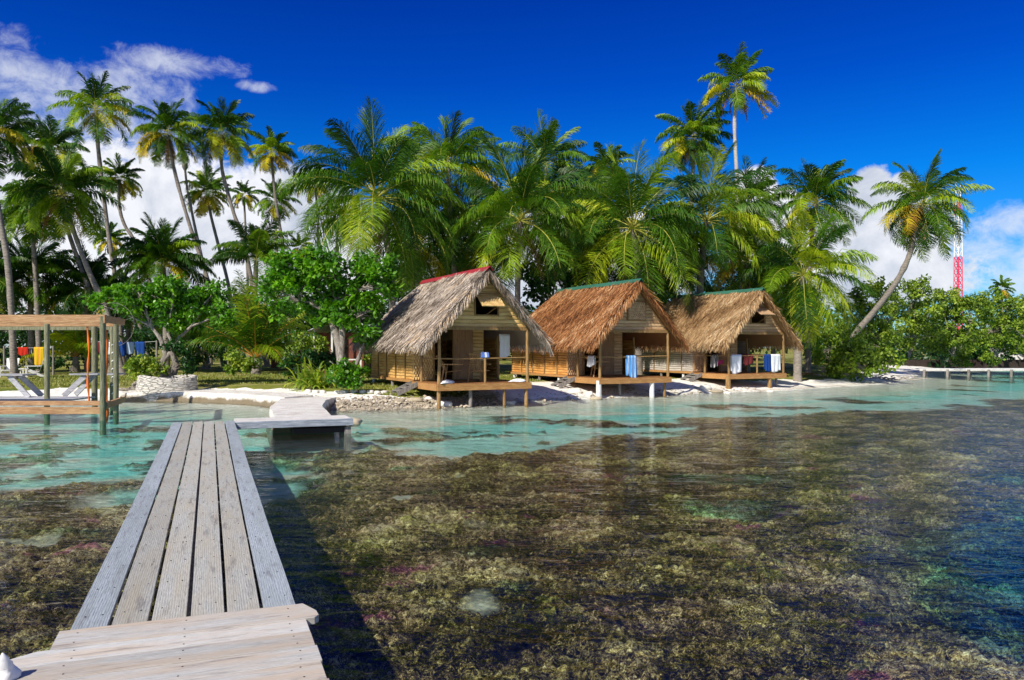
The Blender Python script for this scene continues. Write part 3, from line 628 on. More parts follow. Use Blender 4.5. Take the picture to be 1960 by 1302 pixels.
# ------------------------------------------------------------------ broad-leaved trees and shrubs
def leaves(mb, cen, rad, n, size, tn=.5, up=.4):
    d = unit(rng.standard_normal((n, 3))); p = cen+d*rad*(rng.random((n, 1))**.45)
    A = unit(d*.6+rng.standard_normal((n, 3))*.7+np.array([0, 0, -.35])); nrm = unit(d*.7+np.array([0, 0, up])+rng.standard_normal((n, 3))*.45)
    B = unit(np.cross(A, nrm)); Cn = np.cross(A, B); s = size*rng.uniform(.7, 1.25, (n, 1))
    V = np.stack([p, p+A*s*.45+B*s*.33+Cn*s*.06, p+A*s, p+A*s*.45-B*s*.33+Cn*s*.06], 1)
    t_ = np.clip(tn+rng.uniform(-.25, .25, n), 0, 1); mb.quads(V, t_)
def broad_tree(label, cat, name, base, Yd, lumps, dens=1.0, size=.15, lm='leaf', bark='barkgrey', stems=None, r0=.14, sub=.36, gap=0.0, group=None, twigs=2, nper=46):
    g = gz((base[0]-CX)/F*Yd, Yd); O = D(base[0], base[1], Yd); O.z = min(O.z, max(g, O.z-1)) if base[1] is None else O.z
    O = Vector(((base[0]-CX)/F*Yd, Yd, g)) if base[1] < 0 else O
    root = empty(name, tuple(O), 0, label, cat, group); mt = MB(); ml = MB(); S = Yd/F
    trunk_top = None
    if stems:
        for st in stems:
            pts = [D(px, py, Yd)-O for px, py in st[0]]; rr_ = np.linspace(st[1], st[2], len(pts)); mt.tube(pts, rr_, 8, rng.random())
            trunk_top = pts[-1]
    ends = [D(st[0][-1][0], st[0][-1][1], Yd)-O for st in (stems or [])] or [Vector((0, 0, .2))]
    for (px, py, rx, ry) in lumps:
        c = np.array(tuple(D(px, py, Yd)-O)); c[1] += rng.uniform(-.5, .5)*rx*S; rad = np.array([rx*S, rx*S*.9, ry*S])
        e = np.array(min(ends, key=lambda q: (q-Vector(c)).length)); mid = (e+c)/2+rng.uniform(-.15, .15, 3)
        if r0: mt.tube([e, mid, c], [r0*.55, r0*.38, r0*.2], 6, rng.random(), cap=False)
        ns = max(3, int(dens*2.6*(rx*S/sub)**1.8))
        for i in range(ns):
            d = unit(rng.standard_normal(3)); q = c+d*rad*(rng.random()**.33)*.92
            if r0 and i % 3 == 0:
                for _ in range(twigs): mt.tube([c*.6+mid*.4+rng.uniform(-.1, .1, 3), (c+q)/2+rng.uniform(-.12, .12, 3), q], [r0*.16, r0*.10, .006], 4, rng.random(), cap=False)
            leaves(ml, q, sub*rng.uniform(.6, 1.15)*np.array([1, 1, .75]), int(nper*rng.uniform(.6, 1.2)), size, rng.uniform(.2, .8))
    if mt.n: mt.build('trunk', M[bark], root)
    ml.build('crown', M[lm], root); return root
broad_tree('round bright green tree with a forked grey trunk left of the grey bungalow', 'tree', 'broadleaf_tree', (660, 700), 31.5,
    [(545, 520, 48, 40), (560, 570, 52, 45), (600, 545, 55, 50), (640, 525, 50, 40), (690, 515, 48, 36), (730, 505, 38, 30), (715, 550, 48, 40), (655, 580, 60, 38), (690, 600, 50, 34), (620, 600, 45, 26), (600, 500, 45, 24), (745, 540, 22, 24), (705, 645, 30, 26), (520, 545, 26, 34)],
    1.0, .21, 'leaf', stems=[([(656, 705), (650, 665), (640, 630), (628, 600)], .22, .10), ([(652, 690), (656, 640), (652, 605), (648, 580)], .16, .09), ([(680, 702), (694, 668), (698, 640)], .10, .06)], r0=.13, sub=.30)
broad_tree('low flat crowned tree with twisted grey trunk growing from the stone planter', 'tree', 'broadleaf_tree', (322, 715), 33,
    [(215, 565, 40, 24), (255, 580, 40, 28), (265, 555, 38, 16), (310, 568, 44, 28), (350, 560, 40, 24), (395, 575, 42, 32), (370, 600, 42, 28), (300, 600, 44, 22), (420, 600, 28, 28), (335, 545, 36, 12), (415, 550, 22, 14), (340, 620, 30, 14), (180, 580, 18, 14)],
    .85, .20, 'leaf', stems=[([(316, 722), (308, 700), (318, 680), (308, 650), (290, 625)], .20, .06), ([(330, 722), (338, 695), (328, 672), (345, 645), (366, 625)], .17, .06), ([(314, 690), (335, 665), (322, 640), (325, 615)], .12, .05)], r0=.10, sub=.28, nper=40)
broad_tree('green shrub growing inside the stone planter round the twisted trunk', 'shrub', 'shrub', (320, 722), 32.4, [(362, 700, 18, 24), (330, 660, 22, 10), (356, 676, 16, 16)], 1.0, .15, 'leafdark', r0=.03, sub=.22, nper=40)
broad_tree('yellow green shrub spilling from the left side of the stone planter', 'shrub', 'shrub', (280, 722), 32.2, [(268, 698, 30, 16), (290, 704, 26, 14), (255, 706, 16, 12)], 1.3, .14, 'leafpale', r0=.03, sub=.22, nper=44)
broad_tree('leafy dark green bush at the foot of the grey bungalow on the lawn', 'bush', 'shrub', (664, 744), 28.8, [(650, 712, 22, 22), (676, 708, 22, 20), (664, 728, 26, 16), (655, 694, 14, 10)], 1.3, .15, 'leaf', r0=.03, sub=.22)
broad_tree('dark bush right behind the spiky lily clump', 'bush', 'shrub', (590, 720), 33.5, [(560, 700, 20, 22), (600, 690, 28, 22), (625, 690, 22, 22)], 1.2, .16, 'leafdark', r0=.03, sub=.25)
broad_tree('pale green fern like bush beside the young palm base', 'bush', 'shrub', (465, 712), 38, [(455, 690, 22, 18), (475, 695, 18, 14), (440, 700, 12, 12)], 1.2, .16, 'leafpale', r0=.03, sub=.25)
broad_tree('thin yellow shrub between the forked tree and the grey bungalow wall', 'bush', 'shrub', (705, 718), 36, [(705, 690, 12, 26), (700, 715, 10, 14)], 1.2, .16, 'leafpale', r0=.03, sub=.22)
broad_tree('dark round breadfruit tree between the grey and middle bungalows', 'tree', 'broadleaf_tree', (1050, 690), 44, [(1020, 530, 30, 36), (1060, 520, 46, 40), (1095, 530, 40, 30), (1040, 570, 40, 40), (1080, 490, 30, 22)], 1.1, .24, 'leafdark', stems=[([(1050, 690), (1050, 600)], .18, .12)], sub=.4)
broad_tree('sparse flowering shrub before the small white roofed house', 'shrub', 'shrub', (590, 700), 37, [(575, 655, 26, 24), (600, 668, 26, 22), (556, 672, 20, 20), (620, 650, 16, 18)], .7, .15, 'leafolive', r0=.05, sub=.28)
# right-hand thicket
for lb, b_, y_, lm, lumps in [
    ('low sprawling green bush over bare roots at the right end of the beach', (1660, 715), 45.5, 'leafolive', [(1620, 670, 38, 24), (1665, 660, 42, 28), (1640, 700, 46, 22), (1700, 685, 34, 24), (1610, 705, 26, 16), (1590, 690, 22, 22)]),
    ('tall olive bush directly right of the drooping low palm', (1660, 690), 56, 'leafolive', [(1655, 570, 38, 30), (1690, 555, 34, 26), (1640, 610, 46, 40), (1700, 600, 44, 36), (1680, 640, 50, 34)]),
    ('high bushy tree behind the leaning palm trunk', (1740, 690), 62, 'leafolive', [(1755, 548, 32, 18), (1740, 585, 44, 34), (1775, 600, 44, 34), (1750, 640, 56, 38)]),
    ('bright green bushy tree right of the leaning palm trunk', (1830, 692), 66, 'leafolive', [(1800, 580, 40, 26), (1835, 575, 40, 24), (1815, 620, 52, 40), (1860, 600, 44, 30), (1850, 645, 54, 32), (1790, 655, 40, 26)]),
    ('wide olive tree at the right side in front of the radio mast', (1900, 694), 70, 'leafolive', [(1880, 575, 38, 22), (1920, 585, 40, 26), (1900, 625, 52, 36), (1945, 610, 44, 30), (1930, 650, 44, 28)]),
    ('far right dark bush cut off by the photo edge', (1975, 694), 62, 'leafolive', [(1985, 600, 42, 34), (1960, 640, 40, 34), (2010, 640, 50, 40), (1990, 565, 26, 18)]),
    ('small shrub overhanging the dark retaining wall on the right', (1845, 700), 60, 'leafolive', [(1838, 678, 22, 16), (1850, 690, 16, 10)]),
    ('little green shrub hanging over the wall next to the white house', (1895, 700), 60, 'leafolive', [(1890, 684, 18, 12), (1905, 690, 14, 8)]),
    ('tall leafy shrub in the gap between the right bungalow and low palm', (1585, 700), 52, 'leafolive', [(1585, 620, 34, 40), (1570, 670, 36, 30), (1610, 650, 30, 30)])]:
    broad_tree(lb, 'bush', 'shrub', b_, y_, lumps, .95, .24, lm, 'barkpale', r0=.10, sub=.42, nper=44, group='bushes along the right shore')
# dark garden shrubs behind the lawn
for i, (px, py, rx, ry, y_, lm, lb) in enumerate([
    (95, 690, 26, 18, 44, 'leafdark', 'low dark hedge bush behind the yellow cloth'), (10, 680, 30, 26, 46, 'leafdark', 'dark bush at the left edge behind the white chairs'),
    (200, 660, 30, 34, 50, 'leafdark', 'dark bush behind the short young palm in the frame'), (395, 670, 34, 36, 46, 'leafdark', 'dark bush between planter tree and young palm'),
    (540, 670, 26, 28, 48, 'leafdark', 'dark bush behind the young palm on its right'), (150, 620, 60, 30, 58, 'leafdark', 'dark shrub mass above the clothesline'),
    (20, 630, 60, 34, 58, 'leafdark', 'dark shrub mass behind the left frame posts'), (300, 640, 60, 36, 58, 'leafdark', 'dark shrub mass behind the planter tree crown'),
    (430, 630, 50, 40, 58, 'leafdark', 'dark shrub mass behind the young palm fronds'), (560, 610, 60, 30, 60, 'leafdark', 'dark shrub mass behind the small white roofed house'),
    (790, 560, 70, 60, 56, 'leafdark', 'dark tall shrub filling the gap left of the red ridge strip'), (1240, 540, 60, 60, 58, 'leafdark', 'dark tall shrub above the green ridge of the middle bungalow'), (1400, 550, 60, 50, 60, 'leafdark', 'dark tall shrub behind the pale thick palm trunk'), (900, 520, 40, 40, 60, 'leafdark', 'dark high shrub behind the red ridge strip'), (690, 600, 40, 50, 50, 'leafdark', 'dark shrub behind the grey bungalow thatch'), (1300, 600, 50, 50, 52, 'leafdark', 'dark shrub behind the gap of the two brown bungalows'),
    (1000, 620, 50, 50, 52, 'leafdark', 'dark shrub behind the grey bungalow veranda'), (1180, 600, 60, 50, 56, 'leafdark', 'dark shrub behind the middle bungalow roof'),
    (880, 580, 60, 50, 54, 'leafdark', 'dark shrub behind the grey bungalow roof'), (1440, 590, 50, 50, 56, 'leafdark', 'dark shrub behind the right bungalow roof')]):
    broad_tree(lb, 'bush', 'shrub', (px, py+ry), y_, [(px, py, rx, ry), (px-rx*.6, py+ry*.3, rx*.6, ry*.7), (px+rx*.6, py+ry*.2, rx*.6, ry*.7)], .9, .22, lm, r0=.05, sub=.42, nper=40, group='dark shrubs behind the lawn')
# a far-off wood closing the view behind the grove
ml = MB()
for i in range(760):
    a = rng.uniform(-.74, .74); Yd = rng.uniform(76, 96); x = math.tan(a)*Yd; hh_ = 2.6+5.5*fbm(np.array([x*.06]), np.array([.3]), 3, 5)[0]
    if x > 30: hh_ *= .55
    if x < -22: hh_ *= 1.45 if x < -44 else 1.2
    z = .7+hh_*rng.random()**.7; leaves(ml, np.array([x, Yd, z]), np.array([1.5, 1.2, 1.1]), 60, .55, rng.uniform(.1, .6))
tag(ml.build('distant_woodland', M['leafdark']), kind='stuff')
# young palm with its fronds rising from the ground, and small ones
M['ostem'] = plain('orange_frond_stem', (.62, .30, .05), .5, .3)
def young(label, px, py, r, n, Yd, seedc=.5, hi=84, lo=15, bd=.4):
    q = GB(px, py) if Yd is None else D(px, py, Yd); q.z = gz(q.x, q.y)
    root = empty('young_palm', tuple(q), 0, label, 'palm'); S = q.y/F
    mb = MB(); mb.tube([(0, 0, -.1), (0, 0, .2), (.02, 0, .5), (.03, 0, .9)], [.30, .27, .20, .12], 10, .5); mb.build('trunk', M['bark'], root)
    mb = MB(); mr = MB()
    for i in range(n):
        f = (i+.5)/n; frond(mb, mr, np.array([0, 0, .85]), i*2.4+.4, R(hi-(hi-lo)*f**1.2), r*S*rng.uniform(.85, 1.15), R(25+48*f), .05, 44, .05, r*S*.22, np.clip(bd+rng.uniform(-.2, .25), 0, .8))
    mb.build('crown', M['frond'], root); mr.build('frond_stems', M['ostem'], root)
young('young palm with orange stems and shaggy base standing on the lawn', 490, 716, 175, 24, None, hi=88, lo=25, bd=.26)
young('short young palm on the lawn seen through the timber frame', 144, 712, 100, 14, None, bd=.45)
young('low palm with orange brown fronds right of the stone planter', 395, 706, 120, 16, None, bd=.3)
# spiky lily clump
q = GB(602, 744); lily = empty('spider_lily', tuple(q), 0, 'spiky clump of long yellow green strap leaves on the lawn edge', 'plant'); mb = MB()
for i in range(120):
    a = rng.random()*6.28; el_ = R(rng.uniform(20, 88)); Ln = rng.uniform(.8, 1.7); o_ = np.array([rng.uniform(-.55, .55), rng.uniform(-.4, .4), 0]); k = 7
    s = np.linspace(0, 1, k); e = el_-s**2*R(rng.uniform(40, 120)); d = np.stack([np.cos(e)*math.cos(a), np.cos(e)*math.sin(a), np.sin(e)], 1)
    p = o_+np.cumsum(d*Ln/k, 0); S_ = np.array([-math.sin(a), math.cos(a), 0]); wd = .045*np.sin(np.pi*(.15+.85*s))**.6
    V = np.stack([p-S_*wd[:, None], p+S_*wd[:, None]], 1); mb.add(V.reshape(-1, 3), [(2*j, 2*j+1, 2*j+3, 2*j+2) for j in range(k-1)], np.clip(rng.uniform(.3, .9), 0, 1))
mb.build('leaves', M['leafpale'], lily)
# grass blades along the front of the lawn
mb = MB(); n = 26000
gx = rng.uniform(-24, 1.5, n); gy = shore(gx)+np.interp(gx, [-60, -15, -12, -9, -6.5, -4.5, -2, 0], [2.2, 2.4, 3.6, 5.6, 3.4, 1.8, 1.8, 6])+rng.random(n)**1.6*11; gh = height(gx, gy)
a = rng.random(n)*6.28; hgt = rng.uniform(.03, .10, n); b0 = np.stack([gx, gy, gh-.01], 1); sd_ = np.stack([np.cos(a), np.sin(a), 0*a], 1)*.018; ln = np.stack([np.sin(a)*.04, np.cos(a)*.04, hgt], 1)
mb.quads(np.stack([b0-sd_, b0+sd_, b0+ln+sd_*.2, b0+ln-sd_*.2], 1), rng.uniform(.1, 1, n))
M['grass'] = leaf_mat('grass_blade', [(0, (.08, .13, .02)), (.5, (.20, .25, .03)), (1, (.42, .40, .10))], .2)
tag(mb.build('grass', M['grass']), kind='stuff')

mb = MB(); n = 5200; gx = np.concatenate([rng.uniform(-6.3, -.5, 3600), rng.uniform(-15.5, -7, 1100), rng.uniform(0, 12, 500)])[:n]; gy = shore(gx)+rng.normal(.35, .55, n); gh = height(gx, gy)
ok = gh > -.10; gx, gy, gh = gx[ok], gy[ok], gh[ok]; n = len(gx); sz = rng.uniform(.015, .065, n)*(1+1.3*(rng.random(n) < .06)); c0 = np.stack([gx, gy, gh+sz*.2], 1); a = rng.random(n)*6.28
ax = np.stack([np.cos(a), np.sin(a), 0*a], 1)*sz[:, None]; ay = np.stack([-np.sin(a), np.cos(a), 0*a], 1)*sz[:, None]*.7; az_ = np.array([0, 0, 1.0])*sz[:, None]*.55; tt = rng.random(n)
for s1_ in (-1, 1):
    for s2_ in (-1, 1): mb.quads(np.stack([c0+az_, c0+az_*.5+ax*s1_*.8, c0-az_*.3+ax*s1_+ay*s2_, c0+az_*.4+ay*s2_*.9], 1), tt)
M['pebble'] = plain('beach_pebble', (.42, .36, .27), .9, .1, .6, 6, .3)
tag(mb.build('pebbles', M['pebble']), kind='stuff')
# ------------------------------------------------------------------ bungalows
def mat_wall(name, cs, woven=False, horiz=9.0):
    m, t, b = mat(name); setp(b, .6, .3); v = ocoord(t)
    sx = t.nodes.new('ShaderNodeSeparateXYZ'); t.links.new(v, sx.inputs[0])
    al = mth(t, 'ADD', sx.outputs[0], sx.outputs[1]); z = sx.outputs[2]
    zz = mth(t, 'ADD', mth(t, 'MULTIPLY', z, horiz), mth(t, 'MULTIPLY', noise(t, mapping(t, v, (1.2, 1.2, .3)), 2, 2), .5))
    row = mth(t, 'FLOOR', zz); fr_ = mth(t, 'FRACT', zz)
    hb = mth(t, 'SUBTRACT', 1.0, mth(t, 'POWER', mth(t, 'ABSOLUTE', mth(t, 'SUBTRACT', mth(t, 'MULTIPLY', fr_, 2.0), 1.0)), 4.0))
    cmb = t.nodes.new('ShaderNodeCombineXYZ'); t.links.new(mth(t, 'MULTIPLY', row, 3.7), cmb.inputs[0]); t.links.new(mth(t, 'MULTIPLY', al, 1.3 if not woven else 5), cmb.inputs[1])
    rn = noise(t, cmb.outputs[0], 1.0, 1)
    fib = noise(t, mapping(t, v, (6, 6, 60)), 3, 4, .7)
    tone = mth(t, 'ADD', mth(t, 'MULTIPLY', rn, .55), mth(t, 'MULTIPLY', fib, .55))
    if woven:
        ww = mth(t, 'SINE', mth(t, 'ADD', mth(t, 'MULTIPLY', al, 62.0), mth(t, 'MULTIPLY', row, 3.1416)))
        hb = mth(t, 'MULTIPLY', hb, mth(t, 'ADD', .62, mth(t, 'MULTIPLY', ww, .38)))
    c = ramp(t, tone, [(.25, cs[0]), (.5, cs[1]), (.75, cs[2])])
    t.links.new(c, b.inputs['Base Color']); bump(t, b, hb, 1.0, .035); return m
M['bam_gold'] = mat_wall('split_bamboo_gold', [(.30, .14, .04), (.66, .36, .10), (.85, .58, .24)])
M['bam_orange'] = mat_wall('split_bamboo_orange', [(.30, .12, .03), (.68, .30, .07), (.85, .50, .18)])
M['bam_grey'] = mat_wall('split_bamboo_grey', [(.30, .25, .21), (.50, .45, .40), (.68, .63, .58)])
M['wov_gold'] = mat_wall('woven_bamboo_gold', [(.38, .21, .06), (.72, .46, .17), (.92, .70, .32)], True)
M['wov_brown'] = mat_wall('woven_bamboo_brown', [(.26, .15, .07), (.55, .34, .18), (.78, .53, .30)], True)
M['gab_gold'] = mat_wall('gable_slats_gold', [(.34, .19, .06), (.68, .43, .16), (.90, .68, .32)], False, 7.0)
M['gab_brown'] = mat_wall('gable_slats_brown', [(.26, .14, .07), (.54, .33, .17), (.80, .56, .32)], False, 7.0)
M['panel'] = wood_mat('door_panel', (.26, .14, .07), (.36, .21, .11), (.44, .28, .15), (4, 4, .5), .6)
M['deckface'] = wood_mat('deck_edge', (.28, .12, .04), (.44, .23, .08), (.56, .34, .14), (.6, 5, 6), .65)
def thatch_mat(name, stops):
    m, t, b = mat(name); setp(b, .85, .15); c = ramp(t, tint(t), stops); t.links.new(c, b.inputs['Base Color']); return m
M['th_grey'] = thatch_mat('grey_thatch', [(0, (.15, .115, .085)), (.5, (.43, .36, .29)), (.85, (.70, .61, .52)), (1, (.62, .44, .25))])
M['th_red'] = thatch_mat('red_brown_thatch', [(0, (.12, .05, .022)), (.5, (.37, .155, .058)), (.85, (.58, .29, .12)), (1, (.68, .48, .28))])
M['th_gold'] = thatch_mat('golden_thatch', [(0, (.15, .08, .035)), (.5, (.40, .24, .11)), (.85, (.62, .43, .23)), (1, (.72, .57, .36))])
M['capred'] = plain('red_ridge_metal', (.30, .022, .03), .55, .4, .15, 3, .05)
M['capgreen'] = plain('green_ridge_metal', (.03, .13, .085), .6, .4, .2, 3, .05)
def strands(mb, n, P0, ds, nrm, ln, wd, lat, lift=.05, tn=(0, 1), tipdrop=.0):
    # P0 (n,3) roots, ds (3,) down-slope dir, nrm (3,) normal
    ds = np.broadcast_to(ds, (n, 3)); nrm = np.broadcast_to(nrm, (n, 3)); sd = np.cross(ds, nrm)
    l = rng.uniform(*ln, n)[:, None]; j = rng.normal(0, lat, (n, 1)); D_ = unit(ds+sd*j+nrm*rng.normal(lift*.6, .05, (n, 1)))
    mid = P0+D_*l*.55; D2 = unit(D_+sd*rng.normal(0, .25, (n, 1))+np.array([0, 0, -1])*tipdrop+nrm*rng.normal(0, .05, (n, 1))); tip = mid+D2*l*.45
    mac_ = (fbm(P0[:, 0]*1.3+P0[:, 1]*.9, P0[:, 2]*1.6+P0[:, 1]*.5, 3, 12)-.5)*.9; W = unit(np.cross(D_, nrm+rng.normal(0, .5, (n, 3))))*rng.uniform(*wd, n)[:, None]
    tt = np.clip(rng.uniform(tn[0], tn[1], n)*.85+.05+mac_, 0, .98)
    mb.quads(np.stack([P0-W*.7, P0+W*.7, mid+W, mid-W], 1), tt); mb.quads(np.stack([mid-W, mid+W, tip+W*.25, tip-W*.25], 1), tt)
HL = 8.0; DK = .83; BW = 3.6
def hut(loc, label, walls, th, capm, bodylen, shutter, stilts, rzd=27, thdense=1.0, wov='wov_gold', towel=None):
    root = empty('thatched_bungalow', loc, R(rzd), label, 'bungalow', 'thatched bungalows on stilts')
    AP = 4.86; EV = 2.30; HWD = 2.40; XC = 1.755; Y0 = -.42; YR = bodylen-1.9; YB = bodylen+.55
    sl_ = (AP-EV)/HWD
    # thatch base: two slopes and a hipped back, with thickness
    mb = MB(); dz = .16
    def slab(pts, th_=dz):
        n = len(pts); a = [np.array(p, float) for p in pts]; v = a+[p-np.array([0, 0, th_]) for p in a]
        mb.add(v, [tuple(range(n)), tuple(reversed(range(n, 2*n)))]+[(i, i+n, (i+1) % n+n, (i+1) % n) for i in range(n)], .22)
    slab([(XC, Y0, AP), (XC, YR, AP), (XC-HWD, YB, EV), (XC-HWD, Y0+.12, EV)])
    slab([(XC, YR, AP), (XC, Y0, AP), (XC+HWD, Y0+.12, EV), (XC+HWD, YB, EV)])
    slab([(XC, YR, AP), (XC+HWD, YB, EV), (XC-HWD, YB, EV)])
    th_root = mb
    dsl = unit(np.array([-1, 0, -sl_])); nl_ = unit(np.array([-sl_, 0, 1])); dsr = unit(np.array([1, 0, -sl_])); nr_ = unit(np.array([sl_, 0, 1]))
    hb_ = unit(np.array([0, YB-YR, -(AP-EV)])); nb_ = unit(np.array([0, AP-EV, YB-YR]))
    st = MB()
    for side, ds, nn_, cnt in ((-1, dsl, nl_, int(15000*thdense)), (1, dsr, nr_, 7000)):
        f = rng.random(cnt)**.9; y = Y0+rng.random(cnt)*(YB-Y0-.1); lim_ = np.clip((YB-y)/(YB-YR), 0, 1); ok = (y < YR) | (f > 1-lim_)
        f, y = f[ok], y[ok]; q9 = rng.random(len(f)) < .6; f = np.where(q9, (np.floor(f*10)+rng.random(len(f))*.35)/10, f)
        sag = (fbm(y*1.1+side*9, f*2.2, 3, int(abs(loc[0])*10)+7)-.5)*.14
        P0 = np.stack([XC+side*HWD*f, y, AP-(AP-EV)*f+sag], 1)+nn_*rng.uniform(.0, .08, len(f))[:, None]
        # rows of thatch: tint follows row a little
        strands(st, len(f), P0, ds+np.array([0, -.12, 0]), nn_, (.25, .60), (.006, .015), .42, .10, (0.02, .97))
        # eave fringe
        m_ = 1500; y = rng.uniform(Y0, YB, m_); P0 = np.stack([np.full(m_, XC+side*(HWD-.06)), y, EV-.02+rng.uniform(-.08, .1, m_)], 1)
        strands(st, m_, P0, unit(ds+np.array([0, 0, -.5])), nn_, (.16, .48), (.006, .014), .22, -.05, (0, 1), .35)
        # rake fringe at the gable
        m_ = 1500; f = rng.random(m_); P0 = np.stack([XC+side*HWD*f, Y0+rng.uniform(-.06, .1, m_), AP-(AP-EV)*f-rng.uniform(0, .14, m_)], 1)
        strands(st, m_, P0, unit(ds*.75+np.array([0, -.30, -.45])), nn_, (.15, .55), (.006, .013), .3, -.05, (0, 1), .6)
    cnt = 2600; f = rng.random(cnt)**.7; x = XC+HWD*f*rng.uniform(-1, 1, cnt); P0 = np.stack([x, YR+(YB-YR)*f, AP-(AP-EV)*f+.03], 1)
    strands(st, cnt, P0, hb_, nb_, (.28, .6), (.006, .015), .3, .06, (.02, .97))
    rf = th_root.build('roof', M[th], root); st.build('thatch', M[th], rf)
    mb = MB(); cl = YR-Y0-.0; yy = np.linspace(Y0-.05, YR+.25, 5)
    for a, b2 in zip(yy[:-1], yy[1:]):
        k = rng.uniform(-.01, .01)
        for s_ in (-1, 1): mb.add([(XC, a, AP+.12+k), (XC, b2, AP+.12+k), (XC+s_*.13, b2, AP-.03+k), (XC+s_*.13, a, AP-.03+k), (XC, a, AP+.10+k), (XC, b2, AP+.10+k), (XC+s_*.13, b2, AP-.05+k), (XC+s_*.13, a, AP-.05+k)], [(0, 1, 2, 3), (7, 6, 5, 4), (0, 3, 7, 4), (1, 5, 6, 2), (3, 2, 6, 7)], rng.random())
    mb.build('ridge_cap', M[capm], rf)
    # rafters under the front rake
    for s_ in (-1, 1):
        mb = MB(); mb.bar((XC+s_*.05, Y0+.18, AP-.25), (XC+s_*(HWD-.15), Y0+.18, EV-.02), .06, .08); mb.build('rafter', M['post'], rf)
    # body walls
    wt = 2.62; wb = .86
    def wall(name, pts, thick, n_, m):
        mbw = MB(); n = len(pts); a = [np.array(p, float) for p in pts]; o_ = np.array(n_, float)*thick
        mbw.add(a+[p-o_ for p in a], [tuple(range(n)), tuple(reversed(range(n, 2*n)))]+[(i, i+n, (i+1) % n+n, (i+1) % n) for i in range(n)], .5)
        return mbw.build(name, m, root)
    dk = 2.55; xe = .0
    wall('side_wall', [(xe, bodylen, wb), (xe, dk, wb), (xe, dk, wt-.2), (xe, bodylen, wt-.2)], .06, (-1, 0, 0), M[walls])
    wall('side_wall', [(BW, dk, wb), (BW, bodylen, wb), (BW, bodylen, wt-.2), (BW, dk, wt-.2)], .06, (1, 0, 0), M[walls])
    wall('back_wall', [(BW, bodylen-.002, wb), (xe, bodylen-.002, wb), (xe, bodylen-.002, wt-.25), (BW, bodylen-.002, wt-.25)], .06, (0, 1, 0), M[walls])
    wall('front_wall', [(xe-.003, dk-.003, wb), (.80, dk-.003, wb), (.80, dk-.003, 2.95), (xe+.3, dk-.003, 2.75), (xe-.003, dk-.003, 2.40)], .06, (0, -1, 0), M[wov])
    wall('front_wall', [(1.62, dk-.003, wb), (2.9, dk-.003, wb), (2.9, dk-.003, 2.95), (1.62, dk-.003, 2.95)], .06, (0, -1, 0), M[wov.replace('wov', 'gab')])
    mb = MB(); mb.box((2.02, dk-.045, 1.86), (.80, .04, 2.0), t=.5); mb.build('door', M['panel'], root)
    mb = MB(); mb.box((XC, (dk+bodylen)/2, wb-.05), (BW, bodylen-dk-.05, .09)); mb.build('floor', M['deckwood'], root)
    for x in (1.5, .80, 1.60):
        if x == 1.5: continue
        mb = MB(); mb.box((x, dk-.03, 1.85), (.05, .09, 2.0)); mb.build('door_post', M['post'], root)
    mb = MB(); mb.box((1.2, dk-.03, 2.88), (.85, .09, .06)); mb.build('door_head', M['post'], root)
    for y in np.arange(dk+.9, bodylen, 1.15):
        mb = MB(); mb.bar((-.03, y, wb-.02), (-.03, y, wt-.2), .05, .035, (1, 0, 0)); mb.build('batten', M['post'], root)
    mb = MB(); mb.bar((-.03, dk, wb-.04), (-.03, bodylen, wb-.04), .06, .10); mb.build('sill_beam', M['deckface'], root)
    # gable with a window opening
    gy = .02; gz0 = 2.83; ox0, ox1, oz0, oz1 = 1.38, 2.30, 3.25, 4.02
    def hw(z): return (AP-.17-z)/sl_
    zt = AP-.20
    strips = [[(XC-hw(gz0), gz0), (XC+hw(gz0), gz0), (XC+hw(oz0), oz0), (XC-hw(oz0), oz0)],
              [(XC-hw(oz0), oz0), (ox0, oz0), (ox0, oz1), (XC-hw(oz1), oz1)] if XC-hw(oz1) < ox0 else [(XC-hw(oz0), oz0), (ox0, oz0), (ox0, oz1-.02)],
              [(ox1, oz0), (XC+hw(oz0), oz0), (XC+hw(oz1), oz1), (ox1, oz1)],
              [(XC-hw(oz1), oz1), (XC+hw(oz1), oz1), (XC+.02, zt), (XC-.02, zt)]]
    mbw = MB()
    for s_ in strips:
        n = len(s_); a = [np.array([x, gy, z]) for x, z in s_]; mbw.add(a+[p+np.array([0, .05, 0]) for p in a], [tuple(range(n)), tuple(reversed(range(n, 2*n)))]+[(i, (i+1) % n, (i+1) % n+n, i+n) for i in range(n)], .5)
    gb = mbw.build('gable_wall', M[wov.replace('wov', 'gab')], root)
    mb = MB()
    for a, b2 in (((ox0-.03, oz0), (ox1+.03, oz0)), ((ox0, oz0), (ox0, oz1)), ((ox1, oz0), (ox1, oz1)), ((ox0-.03, oz1), (ox1+.03, oz1))):
        mb.bar((a[0], gy-.02, a[1]), (b2[0], gy-.02, b2[1]), .05, .05, (0, 1, 0))
    mb.build('window_frame', M['post'], gb)
    ang = R(shutter); hgt = oz1-oz0-.04; mb = MB()
    tpv = np.array([(ox0+ox1)/2, gy-.05, oz1-.02]); dn = np.array([0, -math.sin(ang), -math.cos(ang)])
    mb.bar(tuple(tpv), tuple(tpv+dn*hgt), ox1-ox0-.04, .035, (0, -math.cos(ang), math.sin(ang)))
    sh_ = mb.build('shutter', M[wov], gb)
    if shutter > 5:
        mb = MB(); e = tpv+dn*hgt*.95; mb.cyl((ox0+.45, gy, oz0+.02), (e[0]+.2, e[1], e[2]), .012, None, 6); mb.build('prop_stick', M['post'], gb)
    # back partition of the loft, so that the opening looks into a dark loft
    mb = MB(); mb.box((XC, 2.0, 2.98), (3.3, 3.9, .04)); mb.build('ceiling', M['panel'], root)
